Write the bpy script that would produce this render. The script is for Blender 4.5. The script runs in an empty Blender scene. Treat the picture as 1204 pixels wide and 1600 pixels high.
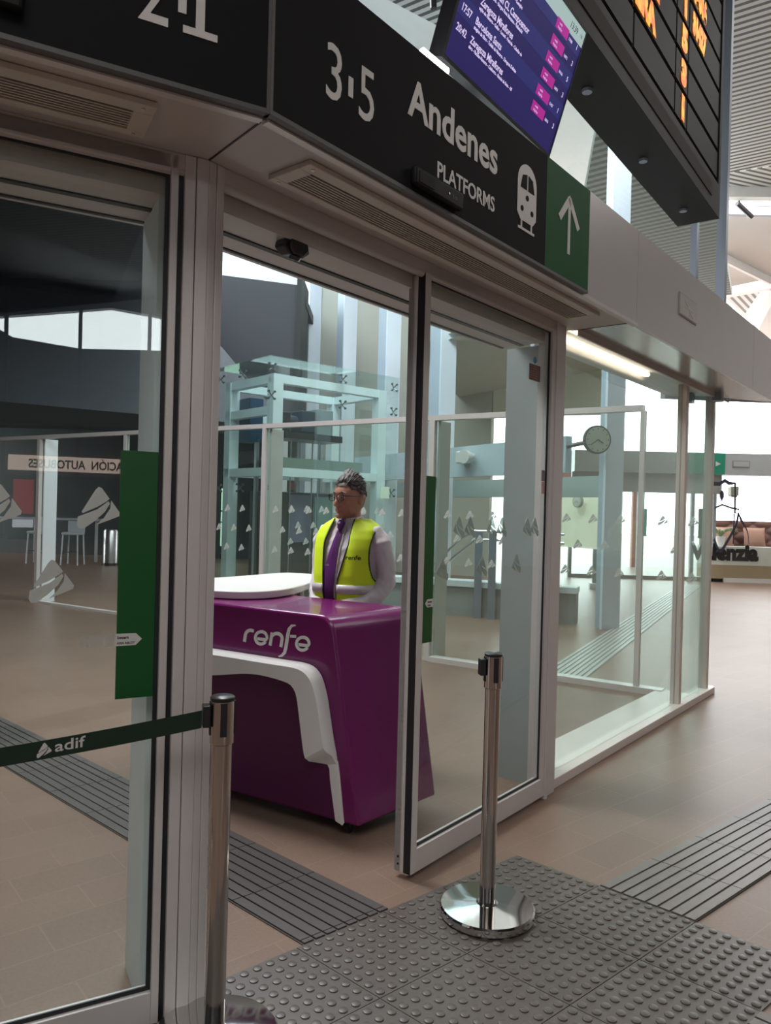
import bpy, bmesh, math, random
from mathutils import Matrix, Vector
random.seed(7)
R = math.radians
SC = bpy.context.scene
COL = SC.collection

# ------------------------------------------------------------------ camera, light, exposure
cd = bpy.data.cameras.new('camera')
cam = bpy.data.objects.new('camera', cd)
COL.objects.link(cam)
cd.sensor_fit = 'VERTICAL'
cd.sensor_height = 24.0
cd.lens = 24.0 * 1180.0 / 1600.0
cd.clip_start = 0.05
cd.clip_end = 300
_roll, _pitch = 0.0262, -0.0042
_r = Vector((math.cos(_roll), 0, math.sin(_roll)))
_u = Vector((-math.sin(_roll), 0, math.cos(_roll)))
_f = Vector((0, 1, 0))
_pm = Matrix.Rotation(_pitch, 3, 'X')
_r, _u, _f = _pm @ _r, _pm @ _u, _pm @ _f
cm = Matrix((_r, _u, -_f)).transposed().to_4x4()
cm.translation = (0, 0, 1.5)
cam.matrix_world = cm
SC.camera = cam

w = bpy.data.worlds.new('overcast_sky')
SC.world = w
w.use_nodes = True
bg = w.node_tree.nodes['Background']
bg.inputs['Color'].default_value = (0.93, 0.97, 1.0, 1)
bg.inputs['Strength'].default_value = 4.6
SC.view_settings.view_transform = 'Standard'
SC.view_settings.look = 'None'
SC.view_settings.exposure = 0.8
SC.view_settings.gamma = 1.0
SC.view_settings.use_curve_mapping = False
try:
    SC.cycles.transparent_max_bounces = 40
    SC.cycles.max_bounces = 10
    SC.cycles.sample_clamp_indirect = 6.0
except Exception:
    pass


def area(name, loc, rot, sx, sy, power, col=(1, 1, 1)):
    l = bpy.data.lights.new(name, 'AREA')
    l.shape = 'RECTANGLE'
    l.size, l.size_y, l.energy, l.color = sx, sy, power, col
    o = bpy.data.objects.new(name, l)
    COL.objects.link(o)
    o.location = loc
    o.rotation_euler = rot
    return o


area('hall_fill', (-0.5, -6.0, 9.4), (0, 0, 0), 7, 6, 360, (1.0, 0.95, 0.92))  # added fill light above the hall behind the camera, unseen
area('hall_fill_far', (9.0, 8.0, 9.3), (0, R(8), 0), 7, 7, 260, (1.0, 0.96, 0.93))  # added area light brightening the right side of the hall

area('hall_fill_end', (9.5, 18.0, 9.2), (R(10), 0, 0), 6, 6, 600, (1.0, 0.97, 0.95))  # extra light put in to brighten the far hall floor

area('vestibule_fill_left', (-3.4, 5.4, 5.8), (0, 0, R(-32)), 1.8, 1.0, 110, (0.84, 0.93, 1.0))  # added light for the left jamb and vestibule floor, kept out of view
area('outer_fill', (0.6, 8.7, 7.6), (R(38), 0, R(-10)), 6, 1.2, 330, (0.93, 0.98, 1.0))  # added light brightening the lift tower and fins outside
area('vestibule_fill', (-1.3, 4.5, 4.5), (0, R(-18), R(28)), 1.6, 0.8, 75, (1.0, 0.97, 0.95))  # added fill for the person and counter, hidden above the header

# ------------------------------------------------------------------ materials
MATS = {}


def mat(name, col, rough=0.5, metal=0.0, var=0.06, scale=6.0, emit=None, es=0.0, bump=0.0, coat=0.0, spec=0.5):
    if name in MATS:
        return MATS[name]
    m = bpy.data.materials.new(name)
    m.use_nodes = True
    nt = m.node_tree
    b = nt.nodes['Principled BSDF']
    b.inputs['Roughness'].default_value = rough
    b.inputs['Metallic'].default_value = metal
    b.inputs['Coat Weight'].default_value = coat
    b.inputs['Specular IOR Level'].default_value = spec
    n = nt.nodes.new('ShaderNodeTexNoise')
    n.inputs['Scale'].default_value = scale
    n.inputs['Detail'].default_value = 4
    tc = nt.nodes.new('ShaderNodeTexCoord')
    nt.links.new(tc.outputs['Object'], n.inputs['Vector'])
    r = nt.nodes.new('ShaderNodeMapRange')
    r.inputs['To Min'].default_value = 1 - var
    r.inputs['To Max'].default_value = 1 + var
    nt.links.new(n.outputs['Fac'], r.inputs['Value'])
    mx = nt.nodes.new('ShaderNodeVectorMath')
    mx.operation = 'SCALE'
    mx.inputs[0].default_value = col
    nt.links.new(r.outputs['Result'], mx.inputs['Scale'])
    nt.links.new(mx.outputs['Vector'], b.inputs['Base Color'])
    if bump:
        bp = nt.nodes.new('ShaderNodeBump')
        bp.inputs['Strength'].default_value = bump
        bp.inputs['Distance'].default_value = 0.01
        nt.links.new(n.outputs['Fac'], bp.inputs['Height'])
        nt.links.new(bp.outputs['Normal'], b.inputs['Normal'])
    if emit:
        b.inputs['Emission Color'].default_value = (*emit, 1)
        b.inputs['Emission Strength'].default_value = es
    MATS[name] = m
    return m


def glass(name, tint, f0=0.06, haze=0.0):
    if name in MATS:
        return MATS[name]
    m = bpy.data.materials.new(name)
    m.use_nodes = True
    nt = m.node_tree
    nt.nodes.clear()
    L = nt.links.new
    out = nt.nodes.new('ShaderNodeOutputMaterial')
    tr = nt.nodes.new('ShaderNodeBsdfTransparent')
    tr.inputs[0].default_value = (*tint, 1)
    gl = nt.nodes.new('ShaderNodeBsdfGlossy')
    gl.inputs['Roughness'].default_value = 0.0
    gl.inputs['Color'].default_value = (0.93, 0.97, 0.96, 1)
    lw = nt.nodes.new('ShaderNodeLayerWeight')
    lw.inputs['Blend'].default_value = 0.5
    p = nt.nodes.new('ShaderNodeMath'); p.operation = 'POWER'; p.inputs[1].default_value = 5
    L(lw.outputs['Facing'], p.inputs[0])
    s = nt.nodes.new('ShaderNodeMath'); s.operation = 'MULTIPLY_ADD'
    s.inputs[1].default_value = 1 - f0; s.inputs[2].default_value = f0
    L(p.outputs[0], s.inputs[0])
    mx = nt.nodes.new('ShaderNodeMixShader')
    L(s.outputs[0], mx.inputs[0]); L(tr.outputs[0], mx.inputs[1]); L(gl.outputs[0], mx.inputs[2])
    last = mx
    if haze:
        df = nt.nodes.new('ShaderNodeBsdfDiffuse')
        df.inputs[0].default_value = (0.75, 0.8, 0.78, 1)
        m2 = nt.nodes.new('ShaderNodeMixShader'); m2.inputs[0].default_value = haze
        L(mx.outputs[0], m2.inputs[1]); L(df.outputs[0], m2.inputs[2]); last = m2
    L(last.outputs[0], out.inputs[0])
    MATS[name] = m
    return m


def stripes(name, c1, c2, pitch, ang, duty=0.5, rough=0.6):
    """boards with dark slots between, running along direction ang (deg) in the object's XY"""
    m = bpy.data.materials.new(name)
    m.use_nodes = True
    nt = m.node_tree
    L = nt.links.new
    b = nt.nodes['Principled BSDF']
    b.inputs['Roughness'].default_value = rough
    tc = nt.nodes.new('ShaderNodeTexCoord')
    d = nt.nodes.new('ShaderNodeVectorMath'); d.operation = 'DOT_PRODUCT'
    a = R(ang)
    d.inputs[1].default_value = (-math.sin(a) / pitch, math.cos(a) / pitch, 0)
    L(tc.outputs['Object'], d.inputs[0])
    f = nt.nodes.new('ShaderNodeMath'); f.operation = 'FRACT'
    L(d.outputs['Value'], f.inputs[0])
    g = nt.nodes.new('ShaderNodeMath'); g.operation = 'GREATER_THAN'; g.inputs[1].default_value = duty
    L(f.outputs[0], g.inputs[0])
    mx = nt.nodes.new('ShaderNodeMix'); mx.data_type = 'RGBA'
    mx.inputs[6].default_value = (*c1, 1); mx.inputs[7].default_value = (*c2, 1)
    L(g.outputs[0], mx.inputs[0]); L(mx.outputs[2], b.inputs['Base Color'])
    return m


def tiles(name, col, grout, ang, tw, th, rough, var=0.1, gs=0.006):
    m = bpy.data.materials.new(name)
    m.use_nodes = True
    nt = m.node_tree
    L = nt.links.new
    b = nt.nodes['Principled BSDF']
    tc = nt.nodes.new('ShaderNodeTexCoord')
    mp = nt.nodes.new('ShaderNodeMapping'); mp.inputs['Rotation'].default_value = (0, 0, R(ang))
    L(tc.outputs['Object'], mp.inputs[0])
    br = nt.nodes.new('ShaderNodeTexBrick')
    br.inputs['Scale'].default_value = 1.0
    br.inputs['Brick Width'].default_value = tw
    br.inputs['Row Height'].default_value = th
    br.inputs['Mortar Size'].default_value = gs
    br.inputs['Mortar Smooth'].default_value = 0.3
    c = Vector(col)
    br.inputs['Color1'].default_value = (*(c * (1 - var)), 1)
    br.inputs['Color2'].default_value = (*(c * (1 + var)), 1)
    br.inputs['Mortar'].default_value = (*grout, 1)
    L(mp.outputs[0], br.inputs[0])
    n = nt.nodes.new('ShaderNodeTexNoise'); n.inputs['Scale'].default_value = 1.3; n.inputs['Detail'].default_value = 6
    L(tc.outputs['Object'], n.inputs['Vector'])
    n2 = nt.nodes.new('ShaderNodeTexNoise'); n2.inputs['Scale'].default_value = 90; n2.inputs['Detail'].default_value = 3
    L(tc.outputs['Object'], n2.inputs['Vector'])
    ad = nt.nodes.new('ShaderNodeMath'); ad.operation = 'ADD'
    L(n.outputs['Fac'], ad.inputs[0]); L(n2.outputs['Fac'], ad.inputs[1])
    r = nt.nodes.new('ShaderNodeMapRange'); r.inputs['From Min'].default_value = 0.5; r.inputs['From Max'].default_value = 1.5
    r.inputs['To Min'].default_value = 0.82; r.inputs['To Max'].default_value = 1.18
    L(ad.outputs[0], r.inputs[0])
    mx = nt.nodes.new('ShaderNodeVectorMath'); mx.operation = 'SCALE'
    L(br.outputs['Color'], mx.inputs[0]); L(r.outputs[0], mx.inputs['Scale'])
    L(mx.outputs[0], b.inputs['Base Color'])
    b.inputs['Roughness'].default_value = rough
    b.inputs['Specular IOR Level'].default_value = 0.32
    return m


M_WHITE = mat('white_coated_aluminium', (0.63, 0.595, 0.58), 0.38, 0.15, 0.03)
M_FASCIA = mat('satin_fascia_metal', (0.53, 0.51, 0.505), 0.3, 0.45, 0.03)
M_SOFF = mat('painted_soffit', (0.52, 0.48, 0.46), 0.5, 0, 0.04)
M_PALE = mat('pale_steel_paint', (0.66, 0.72, 0.74), 0.45, 0, 0.04)
M_BLACK = mat('black_rubber', (0.012, 0.012, 0.014), 0.5)
M_BLK = mat('black_plastic', (0.018, 0.018, 0.02), 0.3)
M_SIGN = mat('sign_black', (0.012, 0.012, 0.013), 0.75, 0, 0.03, spec=0.12)
M_SIGNE = mat('sign_edge_grey', (0.09, 0.09, 0.09), 0.5)
M_LET = mat('sign_white_lettering', (0.62, 0.6, 0.58), 0.5)
M_GREEN = mat('green_sign_vinyl', (0.003, 0.085, 0.018), 0.6, spec=0.15)
M_GSTRIP = mat('green_door_strip', (0.003, 0.09, 0.015), 0.35)
M_FROST = mat('frosted_vinyl', (0.5, 0.53, 0.5), 0.7)
M_STICK = mat('white_sticker', (0.65, 0.64, 0.62), 0.5)
M_CHROME = mat('polished_steel', (0.62, 0.58, 0.55), 0.12, 1.0, 0.02)
M_BRUSH = mat('brushed_steel', (0.55, 0.55, 0.55), 0.3, 1.0, 0.03)
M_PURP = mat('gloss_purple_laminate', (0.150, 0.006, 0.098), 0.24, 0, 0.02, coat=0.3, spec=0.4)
M_PURPD = mat('shaded_purple', (0.075, 0.003, 0.052), 0.4, 0, 0.02)
M_SOLID = mat('white_solid_surface', (0.72, 0.70, 0.68), 0.3, 0, 0.02)
M_DGREY = mat('dark_paving_rubber', (0.098, 0.083, 0.073), 0.40, 0, 0.12, 20)
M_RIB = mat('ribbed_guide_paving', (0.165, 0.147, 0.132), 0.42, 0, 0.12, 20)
M_RIBG = mat('ribbed_guide_groove', (0.075, 0.068, 0.06), 0.6, 0, 0.1, 20)
M_CAMG = mat('beige_vent_paint', (0.55, 0.50, 0.44), 0.5)
M_DARKCLAD = mat('dark_cladding', (0.045, 0.045, 0.052), 0.55, 0, 0.05, 1.0)
M_DARKCLAD2 = mat('mid_grey_cladding', (0.085, 0.085, 0.10), 0.55, 0, 0.05, 1.0)
M_BEIGE = mat('beige_render_wall', (0.50, 0.49, 0.42), 0.8, 0, 0.05, 1.0)
M_CEIL = mat('ceiling_board', (0.62, 0.62, 0.60), 0.7, 0, 0.03, 0.6)
M_WBEAM = mat('white_beam_paint', (0.85, 0.85, 0.84), 0.5)
G_DOOR = glass('clear_door_glass', (0.93, 0.955, 0.94), 0.055)
G_FIX = glass('greenish_fixed_glass', (0.89, 0.94, 0.92), 0.07)
G_BACK = glass('pale_green_glass', (0.88, 0.94, 0.92), 0.05)
G_LIFT = glass('lift_tower_glass', (0.955, 0.985, 0.975), 0.05, 0.02)
G_TALL = glass('tall_curtain_glass', (0.92, 0.965, 0.97), 0.07)


# ------------------------------------------------------------------ frames and mesh builder
class Fr:
    def __init__(s, x, y, deg, z=0.0):
        s.M = Matrix.Translation((x, y, z)) @ Matrix.Rotation(R(deg), 4, 'Z')


W = Fr(0, 0, 0)
F1 = Fr(-0.56, 2.226, 28.2)      # left sliding door facet
F2 = Fr(-0.56, 2.226, 51.05)     # centre door facet, runs on to the fixed glass
FB = Fr(1.5, 6.86, -32.5)        # inner (back) glass wall
FC = Fr(-0.083, 3.376, -30.7)    # counter
FE = Fr(-1.62, 10.28, 40.8)      # lift tower
FG = Fr(1.18, 13.5, -61.0)       # row of fins, x runs to the near right
FV = Fr(6.0, 17.9, -2.0)         # far vestibule
FM = Matrix(((0.766, 0.748, 0, 0.614), (0.643, -0.664, 0, 3.291), (0, 0, 1, 0), (0, 0, 0, 1)))
FP = Fr(0, 0, 0); FP.M = FM      # paving lattice: x = rib direction, y = across


class MB:
    def __init__(s, fr=W):
        s.bm = bmesh.new(); s.fr = fr

    def _add(s, bm2):
        me = bpy.data.meshes.new('tmp'); bm2.to_mesh(me); bm2.free()
        s.bm.from_mesh(me); bpy.data.meshes.remove(me)

    def box(s, x0, x1, y0, y1, z0, z1, M=None):
        vs = [s.bm.verts.new(s.fr.M @ ((M @ Vector(p)) if M else Vector(p))) for p in
              [(x0, y0, z0), (x1, y0, z0), (x1, y1, z0), (x0, y1, z0), (x0, y0, z1), (x1, y0, z1), (x1, y1, z1), (x0, y1, z1)]]
        for f in [(0, 3, 2, 1), (4, 5, 6, 7), (0, 1, 5, 4), (1, 2, 6, 5), (2, 3, 7, 6), (3, 0, 4, 7)]:
            s.bm.faces.new([vs[i] for i in f])
        return s

    def ext(s, poly, ax, d0, d1):
        """extrude polygon: ax 'z' poly=(x,y); 'y' poly=(x,z); 'x' poly=(y,z)"""
        def P(a, b, d):
            v = {'z': (a, b, d), 'y': (a, d, b), 'x': (d, a, b)}[ax]
            return s.fr.M @ Vector(v)
        A = [s.bm.verts.new(P(a, b, d0)) for a, b in poly]
        B = [s.bm.verts.new(P(a, b, d1)) for a, b in poly]
        n = len(poly)
        try:
            s.bm.faces.new(A[::-1]); s.bm.faces.new(B)
        except Exception:
            pass
        for i in range(n):
            s.bm.faces.new((A[i], A[(i + 1) % n], B[(i + 1) % n], B[i]))
        return s

    def quad(s, pts):
        s.bm.faces.new([s.bm.verts.new(s.fr.M @ Vector(p)) for p in pts]); return s

    def tube(s, pts, rad, n=10, cap=True, sx=1.0):
        pts = [Vector(p) for p in pts]
        rad = rad if isinstance(rad, (list, tuple)) else [rad] * len(pts)
        rings = []
        up = None
        for i, p in enumerate(pts):
            t = (pts[min(i + 1, len(pts) - 1)] - pts[max(i - 1, 0)])
            if t.length < 1e-9: t = Vector((0, 0, 1))
            t.normalize()
            if up is None:
                up = Vector((0, 0, 1)) if abs(t.z) < 0.9 else Vector((0, 1, 0))
            a = t.cross(up)
            if a.length < 1e-6: a = t.cross(Vector((1, 0, 0)))
            a.normalize(); b = a.cross(t).normalized(); up = b
            rings.append([s.bm.verts.new(s.fr.M @ (p + (a * math.cos(k * 2 * math.pi / n) * sx + b * math.sin(k * 2 * math.pi / n)) * rad[i])) for k in range(n)])
        for i in range(len(rings) - 1):
            for k in range(n):
                s.bm.faces.new((rings[i][k], rings[i][(k + 1) % n], rings[i + 1][(k + 1) % n], rings[i + 1][k]))
        if cap:
            s.bm.faces.new(rings[0][::-1]); s.bm.faces.new(rings[-1])
        return s

    def lathe(s, c, prof, n=40):
        rings = []
        for r, z in prof:
            rings.append([s.bm.verts.new(s.fr.M @ Vector((c[0] + r * math.cos(k * 2 * math.pi / n), c[1] + r * math.sin(k * 2 * math.pi / n), c[2] + z))) for k in range(n)])
        for i in range(len(rings) - 1):
            for k in range(n):
                s.bm.faces.new((rings[i][k], rings[i][(k + 1) % n], rings[i + 1][(k + 1) % n], rings[i + 1][k]))
        s.bm.faces.new(rings[0][::-1]); s.bm.faces.new(rings[-1])
        return s

    def ell(s, c, r, M=None, seg=20):
        bm2 = bmesh.new()
        bmesh.ops.create_uvsphere(bm2, u_segments=seg, v_segments=seg // 2 + 2, radius=1)
        for v in bm2.verts:
            p = Vector((v.co.x * r[0], v.co.y * r[1], v.co.z * r[2]))
            if M: p = M @ p
            v.co = s.fr.M @ (p + Vector(c))
        s._add(bm2)
        return s

    def ribbon(s, pts, wd, y0, y1, plane='y'):
        """flat stroke in the (x,z) plane with thickness y0..y1"""
        pts = [Vector(p) for p in pts]
        wd = wd if isinstance(wd, (list, tuple)) else [wd] * len(pts)
        L, Q = [], []
        for i, p in enumerate(pts):
            t = (pts[min(i + 1, len(pts) - 1)] - pts[max(i - 1, 0)]).normalized()
            n = Vector((-t.y, t.x)) * wd[i] / 2
            L.append(p + n); Q.append(p - n)
        for i in range(len(pts) - 1):
            s.ext([tuple(L[i]), tuple(L[i + 1]), tuple(Q[i + 1]), tuple(Q[i])], plane, y0, y1)
        return s


def smooth_pts(pts, n=6):
    out = []
    P = [Vector(p) for p in pts]
    for i in range(len(P) - 1):
        p0, p1, p2, p3 = P[max(i - 1, 0)], P[i], P[i + 1], P[min(i + 2, len(P) - 1)]
        for k in range(n):
            t = k / n
            out.append(0.5 * ((2 * p1) + (-p0 + p2) * t + (2 * p0 - 5 * p1 + 4 * p2 - p3) * t * t + (-p0 + 3 * p1 - 3 * p2 + p3) * t ** 3))
    out.append(P[-1])
    return out


BASE = {}


def _mk(name, mb, material, parent, base, label, smooth, bevel):
    me = bpy.data.meshes.new(name)
    bm = mb.bm
    inv = base.inverted()
    bm.transform(inv)
    bmesh.ops.recalc_face_normals(bm, faces=bm.faces)
    bm.to_mesh(me); bm.free()
    me.materials.append(material)
    if smooth:
        for p in me.polygons: p.use_smooth = True
        try: me.set_sharp_from_angle(angle=R(smooth if smooth is not True else 40))
        except Exception: pass
    o = bpy.data.objects.new(name, me)
    COL.objects.link(o)
    if parent is not None:
        o.parent = parent
    else:
        o.matrix_world = base
    BASE[o.name] = base
    if label: o['label'] = label
    if bevel:
        bv = o.modifiers.new('bevel', 'BEVEL'); bv.width = bevel; bv.segments = 2; bv.limit_method = 'ANGLE'
    return o


def tagit(o, label=None, cat=None, group=None, kind=None):
    if label: o['label'] = label
    if cat: o['category'] = cat
    if group: o['group'] = group
    if kind: o['kind'] = kind
    return o


def thing(name, label, cat, fr=W, base=(0, 0, 0), group=None, kind=None):
    o = bpy.data.objects.new(name, None)
    COL.objects.link(o)
    o.empty_display_size = 0.1
    b = fr.M @ Matrix.Translation(base)
    if fr is FP:
        b = Matrix.Translation(b.translation)
    o.matrix_world = b
    BASE[o.name] = b
    return tagit(o, label, cat, group, kind)


def part(name, mb, material, parent, label=None, smooth=False, bevel=0, kind=None):
    o = _mk(name, mb, material, parent, BASE[parent.name], label, smooth, bevel)
    if kind: o['kind'] = kind
    return o


def solo(name, mb, material, label, cat, base=(0, 0, 0), fr=W, smooth=False, bevel=0, group=None, kind=None):
    b = fr.M @ Matrix.Translation(base)
    if fr is FP: b = Matrix.Translation(b.translation)
    o = _mk(name, mb, material, None, b, None, smooth, bevel)
    return tagit(o, label, cat, group, kind)


def struct(name, mb, material, base=(0, 0, 0), fr=W, smooth=False, bevel=0, label=None):
    return solo(name, mb, material, label, None, base, fr, smooth, bevel, None, 'structure')


def sthing(name, fr=W, base=(0, 0, 0), label=None):
    return thing(name, label, None, fr, base, None, 'structure')


def text_mb(fr, txt, x, z, size, yface, ext=0.002, bold=0.0, sx=1.0, align='LEFT', mirror=False, T=None):
    """lettering standing in the (x,z) plane of a frame, readable from -y"""
    cu = bpy.data.curves.new('txt', 'FONT')
    cu.body = txt; cu.size = size; cu.offset = bold; cu.extrude = ext / 2; cu.align_x = align
    cu.resolution_u = 3
    o = bpy.data.objects.new('txt', cu); COL.objects.link(o)
    bpy.context.view_layer.update()
    dg = bpy.context.evaluated_depsgraph_get()
    me = bpy.data.meshes.new_from_object(o.evaluated_get(dg))
    mb = MB(fr)
    mb.bm.from_mesh(me)
    for v in mb.bm.verts:
        xx = v.co.x * sx * (-1 if mirror else 1)
        p = Vector((x + xx, yface - v.co.z, z + v.co.y))
        if T: p = T @ Vector((xx, v.co.y, v.co.z))
        v.co = fr.M @ p
    bpy.data.objects.remove(o); bpy.data.curves.remove(cu); bpy.data.meshes.remove(me)
    return mb


def merge(*mbs):
    a = mbs[0]
    for b in mbs[1:]: a._add(b.bm)
    return a


EMB = [[(.10, .40), (.40, .93), (.47, 1.0), (.54, .97), (.72, .72), (.66, .66), (.45, .52), (.12, .36)],
       [(.02, .28), (.10, .31), (.45, .46), (.70, .66), (.73, .60), (.62, .40), (.40, .18), (.16, .0), (.05, .0), (.0, .08)],
       [(.76, .68), (.97, .38), (.95, .30), (.88, .27), (.42, .08), (.60, .25), (.74, .48)]]


def emblem(mb, x, z, s, y0, y1, flip=False):
    for pc in EMB:
        mb.ext([((x + s - a * s) if flip else (x + a * s), z + b * s) for a, b in pc], 'y', y0, y1)
    return mb


# ------------------------------------------------------------------ SETTING: floor
M_FLOOR = tiles('brown_floor_tiles', (0.205, 0.138, 0.103), (0.235, 0.168, 0.13), -40, 0.40, 0.20, 0.40, 0.05, 0.003)
mb = MB().box(-30, 45, -30, 60, -0.1, 0)
struct('floor', mb, M_FLOOR)


def ribs(name, label, x0, x1, y0, y1, along='x', n=8, m=None):
    """flat slab with raised bars, in the paving lattice"""
    t = thing(name, label, 'guide paving', FP, (x0, y0, 0))
    mb = MB(FP).box(x0, x1, y0, y1, 0.0005, 0.004)
    part('groove_bed', mb, M_RIBG, t)
    mb = MB(FP)
    if along == 'x':
        L = 0.38
        k = 0
        while x0 + k * L < x1 - 0.01:
            a, b = x0 + k * L + 0.002, min(x0 + (k + 1) * L - 0.002, x1)
            for i in range(n):
                p = (y1 - y0) / n
                mb.box(a, b, y0 + i * p + 0.0045, y0 + (i + 1) * p - 0.0045, 0.003, 0.010)
            k += 1
    else:
        L = 0.38
        k = 0
        while y0 + k * L < y1 - 0.01:
            a, b = y0 + k * L + 0.002, min(y0 + (k + 1) * L - 0.002, y1)
            for i in range(n):
                p = (x1 - x0) / n
                mb.box(x0 + i * p + 0.0045, x0 + (i + 1) * p - 0.0045, a, b, 0.003, 0.010)
            k += 1
    part('raised_bars', mb, m or M_RIB, t)
    return t


T = 0.382
# blister field
t = thing('tactile_paving', 'grey blister tactile paving field under the far barrier post', 'tactile paving', FP, (0, 0, 0))
mb = MB(FP)
nx, ny = 6, 3
for i in range(nx):
    for j in range(ny):
        mb.box(-(i + 1) * T + 0.0015, -i * T - 0.0015, j * T + 0.0015, (j + 1) * T - 0.0015, 0.0005, 0.005)
part('paving_slab', mb, M_DGREY, t)
mb = MB(W)
for i in range(nx * 8):
    for j in range(ny * 8):
        c = FM @ Vector((-(i + .5) * T / 8, (j + .5) * T / 8, 0))
        if c.y < 0.9: continue
        mb.lathe((c.x, c.y, 0.004), [(0.0150, 0), (0.0140, 0.0042), (0.0105, 0.0056)], 14)
part('raised_domes', mb, M_DGREY, t, smooth=50, kind='stuff')
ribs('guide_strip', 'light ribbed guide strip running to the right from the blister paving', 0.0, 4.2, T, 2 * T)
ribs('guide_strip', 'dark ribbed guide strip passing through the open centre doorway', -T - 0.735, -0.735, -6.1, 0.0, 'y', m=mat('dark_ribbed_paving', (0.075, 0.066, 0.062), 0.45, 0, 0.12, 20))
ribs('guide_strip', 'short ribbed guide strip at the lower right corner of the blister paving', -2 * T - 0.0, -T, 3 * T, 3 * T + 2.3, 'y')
FS3 = Fr(1.45, 6.98, 62.2)
t = thing('guide_strip', 'pale ribbed guide strip beyond the inner glass wall, running into the distance', 'guide paving', FS3, (0, 0, 0))
part('groove_bed', MB(FS3).box(0.1, 11, -0.42, 0.0, 0.0005, 0.003), mat('pale_groove', (0.2, 0.2, 0.19), 0.5), t)
mb = MB(FS3)
for i in range(8):
    mb.box(0.1, 11, -0.42 + i * 0.0525 + 0.01, -0.42 + (i + 1) * 0.0525 - 0.008, 0.002, 0.008)
part('raised_bars', mb, mat('pale_rib', (0.42, 0.42, 0.40), 0.4), t)

# ------------------------------------------------------------------ SETTING: entrance posts, header, fascia
mb = MB(F1).box(-0.062, -0.03, -0.035, 0.06, 0, 2.5).box(-0.028, 0.008, -0.035, 0.06, 0, 2.5)
struct('trim_1', mb, M_WHITE, fr=F1, bevel=0.003)
mb = MB(F2).box(-0.004, 0.022, -0.033, 0.06, 0, 2.5).box(0.024, 0.052, -0.033, 0.10, 0, 2.5)
struct('trim_2', mb, M_WHITE, fr=F2, bevel=0.003)
mb = MB(F1).box(-0.115, 0.05, 0.06, 0.30, 0, 2.42)
struct('trim_3', mb, mat('jamb_pale_blue', (0.78, 0.86, 0.87), 0.45), base=(-0.1, 0.06, 0), fr=F1)
# right jamb of the centre doorway
mb = MB(F2).box(2.235, 2.262, -0.035, 0.05, 0, 2.5).box(2.285, 2.372, -0.02, 0.10, 0, 2.5).box(2.262, 2.285, 0.0, 0.05, 0, 2.5)
struct('trim_4', mb, M_WHITE, base=(2.3, 0, 0), fr=F2, bevel=0.003)
mb = MB(F2).box(2.262, 2.286, -0.012, 0.0, 0.1, 2.44)
struct('trim_5', mb, M_BLACK, base=(2.27, 0, 0), fr=F2)
mb = MB(F2).box(2.37, 2.45, 0.06, 0.34, 0, 2.42)
struct('trim_6', mb, mat('jamb_blue_grey', (0.30, 0.345, 0.35), 0.5), base=(2.4, 0.06, 0), fr=F2)


def header(name, fr, x0, x1):
    t = sthing(name, fr, (x0, 0, 2.4))
    part('track_box', MB(fr).box(x0, x1, 0.035, 0.33, 2.40, 2.5), M_SOFF, t)
    part('front_rail', MB(fr).box(x0, x1, -0.03, 0.03, 2.455, 2.5).tube([(x0, -0.012, 2.455), (x1, -0.012, 2.455)], 0.016, 10), M_SOFF, t, smooth=True)
    part('track_slot', MB(fr).box(x0, x1, 0.16, 0.185, 2.395, 2.402).box(x0, x1, 0.285, 0.30, 2.395, 2.402), M_BLACK, t)
    return t


header('trim_7', F1, -1.6, -0.062)
header('trim_8', F2, 0.052, 2.235)


def soffit_poly(fr, pts, z0, z1, name, m):
    mb = MB(fr).ext(pts, 'z', z0, z1)
    return struct(name, mb, m, base=(pts[0][0], pts[0][1], z0), fr=fr)


tn = math.tan(R(11.43))
soffit_poly(F1, [(-1.7, -0.32), (0.32 * tn, -0.32), (-0.35 * tn, 0.35), (-1.7, 0.35)], 2.501, 2.56, 'trim_9', M_SOFF)
soffit_poly(F2, [(-0.32 * tn, -0.32), (2.46, -0.32), (2.46, -0.02), (2.37, 0.35), (0.35 * tn, 0.35)], 2.501, 2.56, 'trim_10', M_SOFF)
M_SOFF3 = mat('reflective_soffit', (0.5, 0.48, 0.47), 0.18, 0.7, 0.02)
soffit_poly(F2, [(2.462, -0.32), (5.80, -0.32), (5.30, -0.04), (2.462, -0.04)], 2.503, 2.56, 'trim_11', M_SOFF3)
soffit_poly(F2, [(2.372, 0.05), (5.28, 0.05), (5.1, 0.35), (2.372, 0.35)], 2.52, 2.56, 'trim_12', M_PALE)
struct('trim_50', MB(F1).ext([(-0.003, 0.0), (0.32 * tn - 0.003, -0.32), (0.32 * tn + 0.002, -0.32), (0.002, 0.0)], 'z', 2.4985, 2.501), M_BLACK, base=(0, 0, 2.5), fr=F1)
struct('trim_51', MB(F2).box(2.4605, 2.4635, -0.32, -0.02, 2.4985, 2.5015), M_BLACK, base=(2.46, 0, 2.5), fr=F2)
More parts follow.
